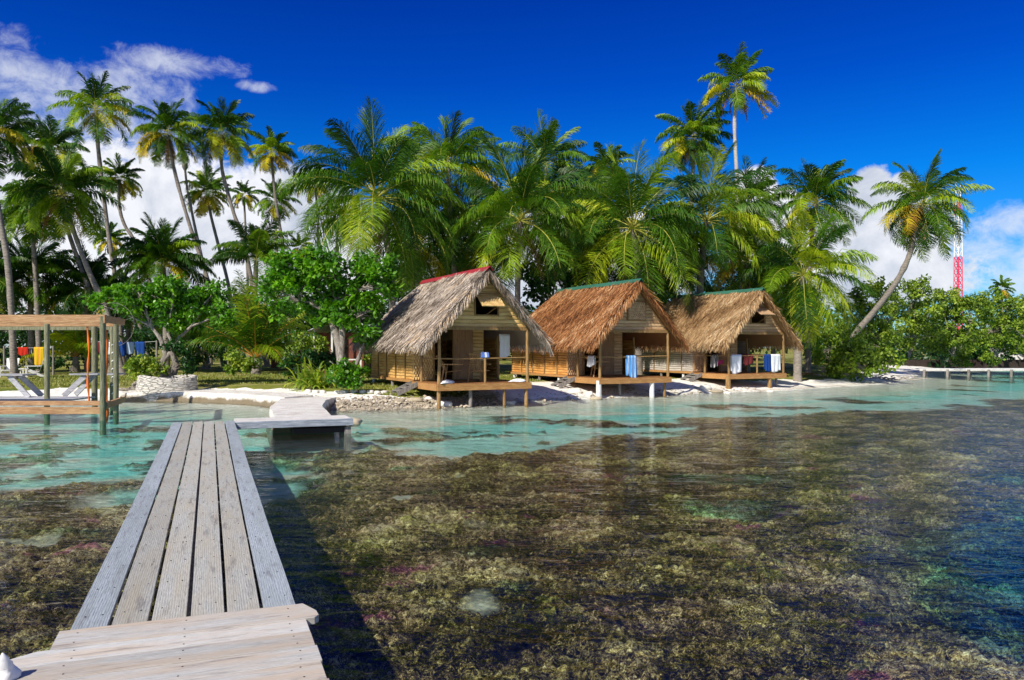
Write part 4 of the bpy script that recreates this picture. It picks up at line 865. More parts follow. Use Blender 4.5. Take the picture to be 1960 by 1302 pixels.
    # posts, beams
    for (x, y) in ((0, 0), (3.5, 0), (0, 1.7), (3.5, 2.5)):
        top = 2.78 if y < .1 else min(2.55, 2.6)
        mb = MB(); j = rng.uniform(-.03, .03, 2); mb.tube([(x, y, DK-.02), (x+j[0], y, 1.7), (x+j[1]*.4, y, top)], [.062, .056, .054], 10, rng.random()); mb.build('post', M['post'], root)
    mb = MB(); mb.bar((-.12, -.0, 2.78), (3.62, 0, 2.78), .09, .12); mb.build('lintel', M['post'], root)
    # railing
    zr = DK+.88; mb = MB()
    mb.tube([(0, 0, zr), (1.2, 0, zr-.02), (2.4, 0, zr), (3.5, 0, zr+.02)], .024, 7); mb.tube([(0, 0, zr), (0, .8, zr-.02), (0, 1.7, zr)], .024, 7); mb.tube([(3.5, 0, zr), (3.5, 2.5, zr)], .024, 7)
    mb.build('handrail', M['post'], root)
    mb = MB(); mb.cyl((1.78, 0, DK), (1.78, 0, zr), .045); mb.build('baluster', M['post'], root)
    # deck
    mb = MB(); n = 18
    for i in range(n): mb.box((XC, -.06+(i+.5)*2.62/n, DK-.02), (3.66, 2.62/n-.012, .04), t=rng.random())
    dkk = mb.build('deck', M['deckwood'], root)
    for a, b2 in (((-.10, -.09, DK-.135), (3.62, -.09, DK-.135)), ((-.10, -.05, DK-.135), (-.10, 2.5, DK-.135)), ((3.6, -.05, DK-.135), (3.6, 2.5, DK-.135))):
        mb = MB(); mb.bar(a, b2, .05, .23); mb.build('edge_beam', M['deckface'], dkk, .006)
    # stilts
    ca, sa = math.cos(R(rzd)), math.sin(R(rzd))
    for (x, y, r, mm, up) in stilts+[(.05, 3.4, .07, 'stilt', 0), (.05, 5.2, .07, 'greypost', 0), (.05, bodylen-.2, .07, 'stilt', 0), (3.5, 3.4, .07, 'greypost', 0), (3.5, bodylen-.2, .07, 'greypost', 0), (1.8, 2.5, .07, 'greypost', 0)]:
        wx = loc[0]+x*ca-y*sa; wy = loc[1]+x*sa+y*ca; g = gz(wx, wy)
        mb = MB(); mb.cyl((x, y, min(g, -.0)-.25+up), (x, y, DK-.10), r, r*.92, 12, rng.random()); mb.build('stilt', M[mm], root)
    # steps
    mb = MB(); wx = loc[0]-1.0*ca-2.1*sa; wy = loc[1]-1.0*sa+2.1*ca; g = max(gz(wx, wy), 0.05)
    for y in (1.75, 2.40): mb.bar((-.12, y, DK-.06), (-.92, y, g+.04), .04, .17)
    for k in range(3): f = (k+.6)/3.2; mb.box((-.12-.8*f, 2.075, DK-.03-(DK-g-.1)*f), (.22, .66, .035), t=rng.random())
    mb.build('steps', M['greypost'], root)
    return root
def hl(loc, rzd, x, y, z=0.0):
    c, s = math.cos(R(rzd)), math.sin(R(rzd)); return (loc[0]+x*c-y*s, loc[1]+x*s+y*c, z)
HA = (-2.55, 27.3, 0); HB = (3.62, 32.3, 0); HC = (10.3, 37.2, 0)
hut(HA, 'grey thatched bungalow with red ridge strip, nearest of the three on the shore', 'bam_gold', 'th_grey', 'capred', 8.0, 52,
    [(0, 0, .075, 'post', 0), (1.25, .1, .07, 'greypost', 0), (2.55, .0, .06, 'post', .05), (3.45, 0, .07, 'post', 0)])
hut(HB, 'reddish brown thatched bungalow with a green ridge in the middle of the three', 'bam_orange', 'th_red', 'capgreen', 8.0, 2,
    [(-.05, -.0, .12, 'stilt', 0), (1.2, .3, .06, 'greypost', 0), (2.65, .0, .11, 'stilt', 0), (3.4, .1, .06, 'post', 0)], wov='wov_brown')
hut(HC, 'golden thatched bungalow with pale grey walls, farthest right of the three', 'bam_grey', 'th_gold', 'capgreen', 8.0, 62,
    [(-.05, 0, .13, 'post', 0), (2.6, 0, .11, 'post', 0), (3.3, .25, .06, 'greypost', 0)], wov='wov_brown')
# verandah furniture
M['chairwood'] = wood_mat('chair_wood', (.30, .15, .05), (.46, .26, .10), (.58, .36, .16), (3, 3, 3), .55)
def slat_chair(loc, rz, label, recline=18, name='wooden_chair', grp='wooden chairs on the verandas'):
    r = empty(name, loc, rz, label, 'chair', grp); rc = R(recline)
    mb = MB()
    for k in range(5): mb.box((0, -.24+k*.115, .42+(-k*.012)), (.50, .095, .02), t=rng.random())
    mb.build('seat', M['chairwood'], r)
    mb = MB()
    for k in range(5):
        x = -.2+k*.1; mb.bar((x, .26, .42), (x, .26+.62*math.sin(rc), .42+.62*math.cos(rc)), .075, .02, (0, -1, 0), t=rng.random())
    mb.bar((-.26, .26+.6*math.sin(rc), .42+.6*math.cos(rc)), (.26, .26+.6*math.sin(rc), .42+.6*math.cos(rc)), .03, .06); mb.build('backrest', M['chairwood'], r)
    for s in (-1, 1):
        mb = MB(); mb.bar((s*.27, -.26, 0), (s*.27, -.26, .64), .045, .045); mb.build('leg', M['chairwood'], r)
        mb = MB(); mb.bar((s*.27, .36, 0), (s*.27, .26, .64), .045, .045); mb.build('leg', M['chairwood'], r)
        mb = MB(); mb.bar((s*.27, -.32, .65), (s*.27, .36, .65), .06, .03); mb.build('armrest', M['chairwood'], r)
    return r
slat_chair(hl(HA, 27, .95, 1.0, DK), R(27+55), 'low wooden chair with tilted slat back at the left of the grey bungalow veranda', 30)
slat_chair(hl(HA, 27, 1.95, .85, DK), R(27+8), 'upright wooden armchair facing the water on the grey bungalow veranda', 8)
slat_chair(hl(HB, 27, .75, 1.1, DK), R(27+70), 'reclined wooden chair behind the post of the middle bungalow', 40)
slat_chair(hl(HC, 27, 1.0, 1.2, DK), R(27-40), 'wooden chair in the shade of the right bungalow veranda', 15)
# cloths
def cloth_mat(name, c, c2=None, sc_=1.0):
    m, t, b = mat(name); setp(b, .9, .1); v = ocoord(t)
    if c2:
        sx = t.nodes.new('ShaderNodeSeparateXYZ'); t.links.new(v, sx.inputs[0]); k = mth(t, 'SINE', mth(t, 'ADD', mth(t, 'MULTIPLY', sx.outputs[0], sc_), mth(t, 'MULTIPLY', noise(t, v, 4, 2), 2.0)))
        t.links.new(mixc(t, ramp(t, k, [(.45, 0.0), (.55, 1.0)]), c, c2), b.inputs['Base Color'])
    else:
        n1 = noise(t, v, 6, 3); t.links.new(mixc(t, n1, tuple(x*.85 for x in c), tuple(min(1, x*1.1) for x in c)), b.inputs['Base Color'])
    return m
def cloth(name, label, cat, loc, rz, wd, hgt, m, over=.35, skew=.0, grp=None, thick=.012):
    mb = MB(); nx, nz = 12, 12; vs = []
    def pt(i, j, back):
        u = i/nx; v_ = j/nz; x = (u-.5)*wd*(1-.10*v_*abs(skew)*2); fold = .025*math.sin(u*15+1.3*v_+loc[0])*(.2+v_); z = -hgt*v_-(.05*math.sin(u*5)+skew*(u-.5)*.5)*v_
        return (x+skew*.2*v_, -.03+fold-.01, z) if not back else (x, .03-fold*.6, -hgt*over*v_)
    for back in (0, 1):
        g = [[pt(i, j, back) for i in range(nx+1)] for j in range(nz+1)]
        flat = [p for r_ in g for p in r_]; m_ = nx+1
        mb.add(flat, [(j*m_+i, j*m_+i+1, (j+1)*m_+i+1, (j+1)*m_+i) for j in range(nz) for i in range(nx)], .5, True)
    fr0 = [pt(i, 0, 0) for i in range(nx+1)]; bk0 = [pt(i, 0, 1) for i in range(nx+1)]; tp = [((a[0]+b2[0])/2, 0, .03) for a, b2 in zip(fr0, bk0)]
    mb.add(fr0+tp+bk0, [(i, i+1, nx+1+i+1, nx+1+i) for i in range(nx)]+[(nx+1+i, nx+2+i, 2*nx+3+i, 2*nx+2+i) for i in range(nx)], .5, True)
    o = mb.build(name, m); o.location = loc; o.rotation_euler = (0, 0, rz)
    s = o.modifiers.new('thick', 'SOLIDIFY'); s.thickness = thick
    return tag(o, label, cat, grp)
zr = DK+.88; A27 = R(27)
M['wtowel'] = cloth_mat('white_towel', (.82, .84, .88)); M['bluestripe'] = cloth_mat('blue_striped_towel', (.10, .32, .72), (.55, .70, .90), 38)
M['blue'] = cloth_mat('blue_towel', (.015, .06, .25)); M['pink'] = cloth_mat('pink_cloth', (.75, .08, .25)); M['pattern'] = cloth_mat('patterned_cloth', (.03, .03, .04), (.65, .65, .65), 60)
M['red'] = cloth_mat('red_cloth', (.50, .03, .015)); M['yellow'] = cloth_mat('yellow_cloth', (.62, .42, .02), (.70, .30, .05), 20); M['paleblue'] = cloth_mat('pale_blue_cloth', (.45, .58, .75))
M['wstripe'] = cloth_mat('white_green_towel', (.82, .84, .88), (.74, .80, .84), 30); M['maroon'] = cloth_mat('maroon_cloth', (.16, .03, .03))
cloth('towel', 'white cloth hanging under the eave of the grey bungalow veranda', 'towel', hl(HA, 27, 3.1, 1.1, 2.58), A27, .42, .85, M['wtowel'], .3)
cloth('towel', 'small white towel on the middle bungalow rail, left of its corner post', 'towel', hl(HB, 27, 0, .62, zr+.02), R(27+90+180), .5, .42, M['wtowel'], .8)
cloth('towel', 'blue and white striped towel draped low over the middle bungalow rail', 'towel', hl(HB, 27, 1.55, 0, zr+.02), A27, .50, .92, M['bluestripe'], .9, .5)
cloth('towel', 'wide white bath towel hanging at the left part of the right bungalow rail', 'towel', hl(HC, 27, .42, -.02, zr+.02), A27, .62, .86, M['wtowel'], .9)
cloth('towel', 'white towel hanging on the rail by the right post of the right bungalow', 'towel', hl(HC, 27, 2.95, -.02, zr+.02), A27, .60, .82, M['wstripe'], .9)
cloth('towel', 'dark blue towel beside the white one on the right bungalow rail', 'towel', hl(HC, 27, 2.42, -.02, zr+.02), A27, .40, .80, M['blue'], .9, .2)
cloth('towel', 'black and white patterned cloth on the side rail of the right bungalow', 'cloth', hl(HC, 27, 0, .98, zr+.02), R(27+270), .42, .60, M['pattern'], .6)
cloth('towel', 'pink cloth lying in the shade of the right bungalow veranda', 'cloth', hl(HC, 27, .55, 1.35, DK+.60), A27, .55, .18, M['pink'], .5)
cloth('towel', 'dark red cloth hanging behind the middle of the right bungalow rail', 'cloth', hl(HC, 27, 1.25, .05, zr+.02), A27, .62, .45, M['maroon'], .5)
def bundle(loc, rz, label, s=1.0, m='wtowel'):
    mb = MB(); n = 14; mm = 9; vs = []
    for j in range(mm):
        ph = j/(mm-1)*math.pi
        for i in range(n):
            a = i/n*2*math.pi; r = math.sin(ph)*(1+.22*math.sin(a*3+j))+.001
            vs.append((.36*s*r*math.cos(a), .16*s*r*math.sin(a), max(0, .10*s*math.cos(ph)*(1+.3*math.sin(a*2+j)))))
    mb.add(vs, [(j*n+i, j*n+(i+1) % n, (j+1)*n+(i+1) % n, (j+1)*n+i) for j in range(mm-1) for i in range(n)], .5, True)
    o = mb.build('folded_towel', M[m]); o.location = loc; o.rotation_euler = (0, 0, rz); tag(o, label, 'towel')
bundle(hl(HA, 27, .35, .10, DK+.01), R(60), 'crumpled white towel on the deck by the left corner post of the grey bungalow')
bundle(hl(HA, 27, 3.15, .12, DK+.01), R(20), 'crumpled white towel on the deck by the right corner post of the grey bungalow', .9)
# lamp shade like bundle and small book on the rail
mb = MB(); mb.tube([(0, 0, 0), (0, 0, .1), (0, 0, .25), (0, 0, .34)], [.16, .15, .09, .05], 12); o = mb.build('shade', M['wtowel']); lr = empty('standing_lamp', hl(HA, 27, 2.55, 1.9, DK), 0, 'white shade on a short stand in the shadow of the grey bungalow veranda', 'lamp')
o.parent = lr; o.location = (0, 0, .78); mb = MB(); mb.cyl((0, 0, 0), (0, 0, .80), .03); mb.cyl((0, 0, 0), (0, 0, .04), .14); mb.build('stand', M['post'], lr)
mb = MB(); mb.box((0, 0, .09), (.30, .03, .18), rx=R(-15)); mb.box((0, .02, .01), (.30, .12, .02)); o = mb.build('book', cloth_mat('blue_white_cover', (.12, .22, .60), (.7, .75, .85), 25)); o.location = hl(HA, 27, 1.78, .0, zr+.03); o.rotation_euler = (0, 0, A27); tag(o, 'small blue and white book standing on the grey bungalow rail', 'book')
# stones along the shore and under the stilts
def stone(px, py, wpx, hpx, label, m='whitestone', z=None, name='rock', grp=None, flat=1.0):
    q = GB(px, py) if z is None else G(px, py, z); S = q.y/F; a, h = wpx*S/2, hpx*S
    mb = MB(); n, mm = 14, 8; ph0 = rng.random()*9; vs = []
    for j in range(mm):
        p_ = j/(mm-1)*math.pi
        for i in range(n):
            t_ = i/n*2*math.pi; dx, dy, dz = math.sin(p_)*math.cos(t_), math.sin(p_)*math.sin(t_), math.cos(p_)
            r = 1+.28*(fbm(np.array([dx*1.6+ph0]), np.array([dy*1.6+dz*1.3]), 3, 3)[0]-.5)*2; sq = 1/max(abs(dx), abs(dy), abs(dz))**.35
            vs.append((a*dx*r*sq, a*.7*dy*r*sq, h*.62*dz*r*sq))
    mb.add(vs, [(j*n+i, j*n+(i+1) % n, (j+1)*n+(i+1) % n, (j+1)*n+i) for j in range(mm-1) for i in range(n)], rng.random(), True)
    o = mb.build(name, M[m]); o.location = (q.x, q.y, q.z+h*.25); o.rotation_euler = (0, 0, rng.uniform(-.4, .4)); tag(o, label, 'rock', grp)
stone(850, 777, 34, 10, 'flat pale rock under the front left stilt of the grey bungalow')
stone(973, 774, 26, 8, 'round flat rock under the short brown stilt of the grey bungalow')
stone(795, 768, 32, 8, 'long grey rock lying before the steps of the grey bungalow', 'tanstone')
stone(765, 770, 22, 7, 'small grey rock left of the one before the steps', 'tanstone')
stone(822, 765, 20, 7, 'white rock between the steps and the grey bungalow stilts')
stone(1140, 765, 26, 6, 'flat rock at the foot of the left white pillar, middle bungalow', 'tanstone')
stone(1100, 752, 26, 9, 'sandy rock under the middle bungalow deck corner')
stone(1128, 757, 14, 8, 'small white rock beside the left white pillar')
stone(1350, 745, 24, 9, 'white rock at the foot of the right bungalow steps')
stone(1372, 752, 26, 6, 'long tan rock behind the left pillar of the right bungalow', 'tanstone')
stone(1392, 754, 14, 5, 'small white rock at the foot of the right bungalow pillar')
stone(1475, 751, 14, 5, 'small stone at the foot of the thick right pillar, right bungalow')
stone(675, 812, 34, 14, 'mossy brown rock in the water at the right end of the landing stage', 'tanstone', z=-.02)
for k, (px, py, wd_) in enumerate([(645, 754, 14), (660, 752, 16), (678, 752, 15), (694, 753, 15), (709, 753, 14), (722, 754, 13), (735, 754, 14), (590, 752, 14), (604, 753, 14), (618, 753, 13)]):
    stone(px, py, wd_, 7, 'squared white coral stone in the row edging the lawn', name='edging_stone', grp='white stones edging the lawn')
# ledge of coral concrete along the left shore
o = rough_slab('shore_ledge', [((-15.5, 31.0, .30), (-15.6, 32.3, .34)), ((-13.0, 30.6, .36), (-13.0, 32.3, .38)), ((-11.0, 29.8, .36), (-10.8, 31.3, .38)), ((-9.2, 28.6, .36), (-8.8, 30.0, .38)), ((-7.9, 27.3, .36), (-7.2, 28.3, .38))], .55, M['tidal'])
tag(o, 'low white coral concrete ledge along the left waterline beside the causeway', 'ledge')
# ------------------------------------------------------------------ round stone planter
def stone_wall_mat():
    m, t, b = mat('stacked_coral_blocks'); setp(b, .95, .1); v = ocoord(t)
    vo = t.nodes.new('ShaderNodeTexVoronoi'); vo.feature = 'DISTANCE_TO_EDGE'; vo.inputs['Scale'].default_value = 5.0; t.links.new(mapping(t, v, (.7, .7, 2.6)), vo.inputs['Vector'])
    n1 = noise(t, v, 5, 5, .7); c = mixc(t, n1, (.52, .49, .43), (.82, .79, .73)); c = mixc(t, ramp(t, vo.outputs[0], [(0, .3), (.06, 0.0)]), c, (.25, .22, .18))
    t.links.new(c, b.inputs['Base Color']); bump(t, b, mth(t, 'ADD', ramp(t, vo.outputs[0], [(0, 0.0), (.12, 1.0)]), n1), 1.0, .05); return m
M['blocks'] = stone_wall_mat()
q = D(320, 760, 31.7); pl = empty('stone_planter', (q.x, q.y, gz(q.x, q.y)), 0, 'round whitewashed stone planter holding the twisted tree at the left shore', 'planter')
mb = MB(); n = 40; rx, ry = 1.12, .95
rings = [(1.06, -.3), (1.05, .25), (1.02, .62), (1.0, .80), (.86, .82), (.84, .60)]
vs = []
for k, (s, z) in enumerate(rings):
    for i in range(n):
        a = i/n*2*math.pi; e = (fbm(np.array([math.cos(a)*3+5]), np.array([math.sin(a)*3+z*3]), 3, 2)[0]-.5)*.10; vs.append((rx*(s+e)*math.cos(a), ry*(s+e)*math.sin(a), z+e*.5+.06*math.sin(a*2)))
mb.add(vs, [(k*n+i, k*n+(i+1) % n, (k+1)*n+(i+1) % n, (k+1)*n+i) for k in range(len(rings)-1) for i in range(n)], .5, True); mb.build('wall', M['blocks'], pl)
mb = MB(); mb.add([(rx*.88*math.cos(i/n*6.2832), ry*.88*math.sin(i/n*6.2832), .68) for i in range(n)], [tuple(range(n))]); mb.build('soil', plain('soil', (.06, .04, .025), .95, .1, .3, 6, .6), pl)
# driftwood roots beside planter
def roots(px, py, wd, label, cat='driftwood', name='driftwood', n=14, m='barkgrey', rise=.35):
    q = GB(px, py); S = q.y/F; mb = MB()
    for i in range(n):
        a = rng.uniform(-.5, .5)*wd*S; L_ = rng.uniform(.4, 1.2); ang = rng.uniform(-.6, .6)+(math.pi if rng.random() < .5 else 0); k = 7; p = np.array([a, rng.uniform(-.3, .3), rng.uniform(.02, rise)]); pts = [p.copy()]
        for j in range(k): ang += rng.uniform(-.5, .5); p = p+np.array([math.cos(ang)*L_/k, math.sin(ang)*L_/k*.6, rng.uniform(-.07, .06)]); p[2] = max(p[2], .015); pts.append(p.copy())
        mb.tube(pts, np.linspace(rng.uniform(.025, .055), .01, len(pts)), 6, rng.random())
    o = mb.build(name, M[m]); o.location = q; tag(o, label, cat)
roots(250, 750, 50, 'tangle of dark driftwood roots on the sand left of the stone planter')
roots(1640, 722, 130, 'tangle of bare grey roots under the sprawling bush on the right beach', n=46, m='barkpale', rise=.8)
roots(1700, 728, 110, 'pale fallen branches lying on the sand at the tip of the beach', n=26, m='barkpale', rise=.2)
roots(1545, 718, 40, 'brown fallen frond lying on the sand right of the right bungalow', n=5, m='post', rise=.1)
# ------------------------------------------------------------------ timber frame over the water on the left
ft = empty('timber_frame', (-12.6, 24, 0), 0, 'big open timber frame of brown beams and green grey posts over the water', 'pergola')
O = Vector(ft.location)
M['beam'] = wood_mat('frame_beam', (.24, .12, .06), (.42, .24, .12), (.56, .38, .22), (.5, 5, 6), .75)
M['fpost'] = wood_mat('frame_post', (.10, .10, .06), (.20, .20, .12), (.32, .32, .22), (5, 5, .5), .8)
def fx(px, Y_): return (px-CX)/F*Y_
Ya, Yb, Yc = 22.6, 25.2, 28.2; zt = 2.92; zl = .30
def bar2(name, a, b, w_, h_, m):
    mb = MB(); mb.bar(tuple(Vector(a)-O), tuple(Vector(b)-O), w_, h_); return mb.build(name, M[m], ft, .008)
bar2('top_beam', (-20, Ya, zt), (fx(203, Ya), Ya, zt), .14, .24, 'beam')
bar2('top_beam', (-20, Yb+.3, zt-.04), (fx(218, Yb), Yb+.3, zt-.04), .12, .20, 'beam')
bar2('top_beam', (-22, Yc, zt-.1), (fx(212, Yc), Yc, zt-.1), .12, .2, 'fpost')
bar2('side_beam', (fx(198, Ya)+.02, Ya+.08, zt), (fx(230, Yb)-.0, Yb+.2, zt), .10, .20, 'beam')
bar2('lower_beam', (-20, Ya+.02, zl-.02), (fx(194, Ya), Ya+.02, zl-.02), .13, .20, 'beam')
bar2('lower_beam', (-20, Ya+.35, .47), (fx(196, Ya), Ya+.35, .47), .3, .12, 'beam')
bar2('side_beam', (fx(198, Ya)+.02, Ya+.1, .42), (fx(233, Yb), Yb+.15, .42), .10, .18, 'beam')
for (px, Y_, zb, ztop, r) in ((197, Ya, -.5, 3.0, .085), (222, Yb, -.5, 2.85, .085), (90, Yb, -.4, 2.85, .085), (181, Yc-.2, -.3, 2.85, .10), (215, Yc-.4, -.3, 2.85, .085), (-110, Ya, -.5, 3.0, .085), (-60, Yc, -.3, 2.85, .09)):
    mb = MB(); x = fx(px, Y_); mb.cyl((x-O.x, Y_-O.y, zb), (x-O.x, Y_-O.y, ztop), r, r*.97, 12, rng.random()); mb.build('post', M['fpost'], ft)
M['greydeck'] = wood_mat('grey_deck', (.24, .24, .26), (.40, .41, .44), (.58, .58, .60), (.6, 5, 6), .8)
mb = MB()
for k in range(5): mb.box((-17.2-O.x, 25.0+k*.34-O.y, .42), (6.2, .32, .05), t=rng.random())
mb.build('platform', M['greydeck'], ft)
M['rope'] = plain('orange_rope', (.80, .18, .03), .7, .2, .15, 8, .2)
def rope(px, Y_, z0, z1, m, label, r=.035, cat='rope'):
    x = fx(px, Y_); mb = MB(); zz = np.linspace(z0, z1, 24); mb.tube([(x+.03*math.sin(z*4), Y_+.02*math.cos(z*5), z) for z in zz], r*(1+.35*np.sin(zz*9)), 7)
    tag(mb.build('hanging_rope', M[m]), label, cat)
rope(169, Yb+.3, .3, zt-.1, 'rope', 'orange rope hanging from the frame, left of the corner post')
rope(203, Ya+.4, -.1, zt-.3, 'rope', 'orange rope hanging just right of the front corner post', .045)
mb = MB(); x = fx(212, Yc-.7); zz = np.linspace(.3, 2.2, 90); mb.tube([(x+.10*math.cos(z*22), Yc-.4-.0+.12*math.sin(z*22)-.0, z) for z in zz], .022, 5); tag(mb.build('coiled_rope', M['whitepaint']), 'pale rope wound round the rear dark post of the timber frame', 'rope')
# grey tables under the frame
def table(px, Y_, label, mirror=1):
    x = fx(px, Y_); r = empty('plank_table', (x, Y_, .445), 0, label, 'table', 'grey plank tables under the timber frame')
    mb = MB()
    for k in range(4): mb.box((0, -.3+k*.2, .74), (1.5, .185, .05), t=rng.random())
    mb.build('table_top', M['greydeck'], r)
    for e in (-1, 1):
        mb = MB(); mb.bar((mirror*.25, e*.28, .70), (mirror*.95, e*.36, .0), .05, .17); mb.build('brace', M['greydeck'], r)
    for s in (-1, 1):
        mb = MB(); mb.bar((s*.4, 0, .0), (s*.4, 0, .72), .12, .12); mb.build('leg', M['fpost'], r)
table(14, 26.3, 'grey plank table with slanted braces under the left part of the frame')
table(186, 27.0, 'grey plank table with slanted brace seen behind the ropes', -1)
# garden chairs
def adirondack(px, py, rz, label):
    q = GB(px, py); r = empty('garden_chair', tuple(q), rz, label, 'chair', 'white garden chairs on the lawn')
    mb = MB()
    for k in range(6): mb.box((0, -.28+k*.1, .36-k*.018), (.52, .085, .025), t=.5)
    mb.build('seat', M['whitepaint'], r); mb = MB()
    for k in range(5):
        x = -.22+k*.11; h = .80-.9*x*x*2; mb.bar((x*.8, .25, .24), (x*1.15, .25+.32*h, .24+h), .10, .02, (0, -1, 0))
    mb.build('backrest', M['whitepaint'], r)
    for s in (-1, 1):
        mb = MB(); mb.box((s*.32, -.02, .56), (.12, .72, .03)); mb.build('armrest', M['whitepaint'], r)
        mb = MB(); mb.box((s*.29, -.30, .27), (.03, .09, .55)); mb.build('leg', M['whitepaint'], r)
        mb = MB(); mb.bar((s*.27, -.2, .34), (s*.27, .48, .02), .03, .12); mb.build('leg', M['whitepaint'], r)
adirondack(18, 722, R(12), 'white garden chair facing the water, left one on the lawn')
adirondack(64, 722, R(-62), 'white garden chair turned sideways to the left on the lawn')
mb = MB(); mb.box((0, 0, .42), (.45, .45, .03)); t_ = empty('side_table', tuple(GB(42, 722)), 0, 'small white table between the two white garden chairs', 'table'); mb.build('table_top', M['whitepaint'], t_)
for sx in (-1, 1):
    for sy in (-1, 1): mb = MB(); mb.box((sx*.18, sy*.18, .2), (.04, .04, .41)); mb.build('leg', M['whitepaint'], t_)
# clothes lines
def line(px0, px1, Y_, z, label):
    r = empty('clothesline', (fx((px0+px1)/2, Y_), Y_, .7), 0, label, 'clothesline'); hw_ = (px1-px0)/2/F*Y_
    for s in (-1, 1): mb = MB(); mb.cyl((s*hw_, 0, -.2), (s*hw_, 0, z-.7+.05), .05); mb.build('pole', M['greypost'], r)
    mb = MB(); mb.tube([(hw_*k/8, 0, z-.7-.06*(1-(k/8)**2)) for k in range(-8, 9)], .008, 5); mb.build('cord', M['whitepaint'], r)
line(8, 102, 42, 2.12, 'clothesline with the red and yellow cloths between shaded palms'); line(186, 300, 43, 2.42, 'clothesline with blue and white laundry behind the timber frame')
def hang(px, Y_, wpx, z, hpx, m, label): cloth('laundry', label, 'laundry', (fx(px, Y_), Y_, z), 0, wpx/F*Y_, hpx/F*Y_, M[m], .5, .1, 'laundry hanging on the lines')
hang(45, 42, 19, 2.07, 14, 'red', 'bright red cloth hanging on the left clothesline'); hang(75, 42, 19, 2.08, 34, 'yellow', 'long yellow cloth hanging on the left clothesline')
hang(57, 42.1, 8, 1.95, 8, 'pattern', 'tiny patterned cloth between the red and the yellow cloth')
hang(190, 43, 8, 2.38, 20, 'maroon', 'dark maroon laundry seen through the frame posts')
hang(207, 43, 14, 2.37, 24, 'wtowel', 'white laundry seen between the two right frame posts'); hang(235, 43, 14, 2.36, 26, 'blue', 'blue laundry nearest the right frame post')
hang(250, 43, 14, 2.36, 22, 'paleblue', 'pale blue laundry in the middle of the right line'); hang(268, 43, 18, 2.37, 30, 'blue', 'large dark blue sheet at the right end of the line')
# wire hoop
q = D(215, 622, 30.5); hp = empty('wire_hoop', (q.x, q.y, gz(q.x, q.y)), 0, 'large thin metal hoop with spokes rising behind the timber frame', 'hoop'); cz = q.z-hp.location.z
mb = MB(); rr_ = 42/F*30.5; mb.tube([(rr_*math.cos(a), 0, cz+rr_*math.sin(a)) for a in np.linspace(0, 2*math.pi, 49)], .008, 6, cap=False); mb.build('ring', M['greypost'], hp)
for a in (20, 75, 130, 185, 240, 300): mb = MB(); mb.cyl((0, 0, cz), (rr_*math.cos(R(a)), 0, cz+rr_*math.sin(R(a))), .006, None, 6); mb.build('spoke', M['greypost'], hp)
mb = MB(); mb.cyl((0, 0, -.2), (0, 0, cz), .03); mb.build('stand', M['greypost'], hp)
# bare trunk standing among the palms
b0 = D(404, 540, 60); b0.z = .7; tp = [b0, D(392, 520, 60), D(372, 430, 60), D(358, 360, 60), D(354, 322, 60)]
r = empty('dead_palm', tuple(b0), 0, 'thin headless palm trunk right of the left leaning palm', 'dead palm'); mb = MB(); mb.tube([p-b0 for p in tp], [.15, .14, .11, .09, .09], 8); mb.build('trunk', M['bark'], r)
mb = MB(); mb.tube([tp[-1]-b0+Vector((0, 0, -.15)), tp[-1]-b0+Vector((0, 0, .1)), tp[-1]-b0+Vector((0, 0, .35))], [.10, .24, .16], 8); mb.build('stump_top', M['greypost'], r)
# ------------------------------------------------------------------ house behind the broadleaf tree
Yh = 44; x0 = fx(598, Yh); x1 = fx(700, Yh); hz0 = gz(x0, Yh); hs_ = empty('small_house', ((x0+x1)/2, Yh+1.5, hz0), 0, 'small dark red house with a pale corrugated roof and white porch posts', 'house')
M['corr'] = plain('corrugated_roof', (.62, .64, .66), .4, .4, .12, 3, .1); M['redwall'] = wood_mat('red_brown_wall', (.10, .03, .02), (.18, .06, .04), (.24, .09, .06), (1, 1, 8), .7)
hw_ = (x1-x0)/2; mb = MB(); mb.box((0, .4, 1.15), (2*hw_-.4, 3.0, 2.3)); mb.build('wall', M['redwall'], hs_)
for s in (-1, 1):
    mb = MB(); n = 44
    for k in range(n):
        y0, y1 = -2.1+k*4.6/n, -2.1+(k+1)*4.6/n; dz = .03 if k % 2 else 0; mb.bar((0, (y0+y1)/2, 3.15+dz), (s*(hw_+.5), (y0+y1)/2, 2.2+dz), (y1-y0)*1.02, .03)
    mb.build('roof', M['corr'], hs_)
for x in (-hw_+.2, -.3, .25, hw_-.2): mb = MB(); mb.box((x, -1.9, 1.2), (.10, .10, 2.5)); mb.build('porch_post', M['stilt'], hs_)
mb = MB(); mb.box((0, -1.9, .8), (2*hw_-.3, .05, .07)); mb.build('porch_rail', M['stilt'], hs_)
mb = MB(); mb.box((0, -1.12, 1.0), (.85, .05, 2.0)); mb.build('door', M['dark'], hs_)
x0 = fx(505, 50); x1 = fx(575, 50); h2 = empty('garden_shed', ((x0+x1)/2, 50, .75), 0, 'low open shed with a grey sloping roof behind the young palm', 'shed')
mb = MB(); mb.bar((-(x1-x0)/2, 0, 1.45), ((x1-x0)/2, 0, 2.3), 2.6, .06); mb.build('roof', M['corr'], h2)
for x in (-1, 1): mb = MB(); mb.box((x, -1.1, .8), (.1, .1, 1.7)); mb.build('post', M['stilt'], h2)
mb = MB(); mb.box((0, 1, .8), (2.0, .08, 1.6)); mb.build('back_wall', M['redwall'], h2)
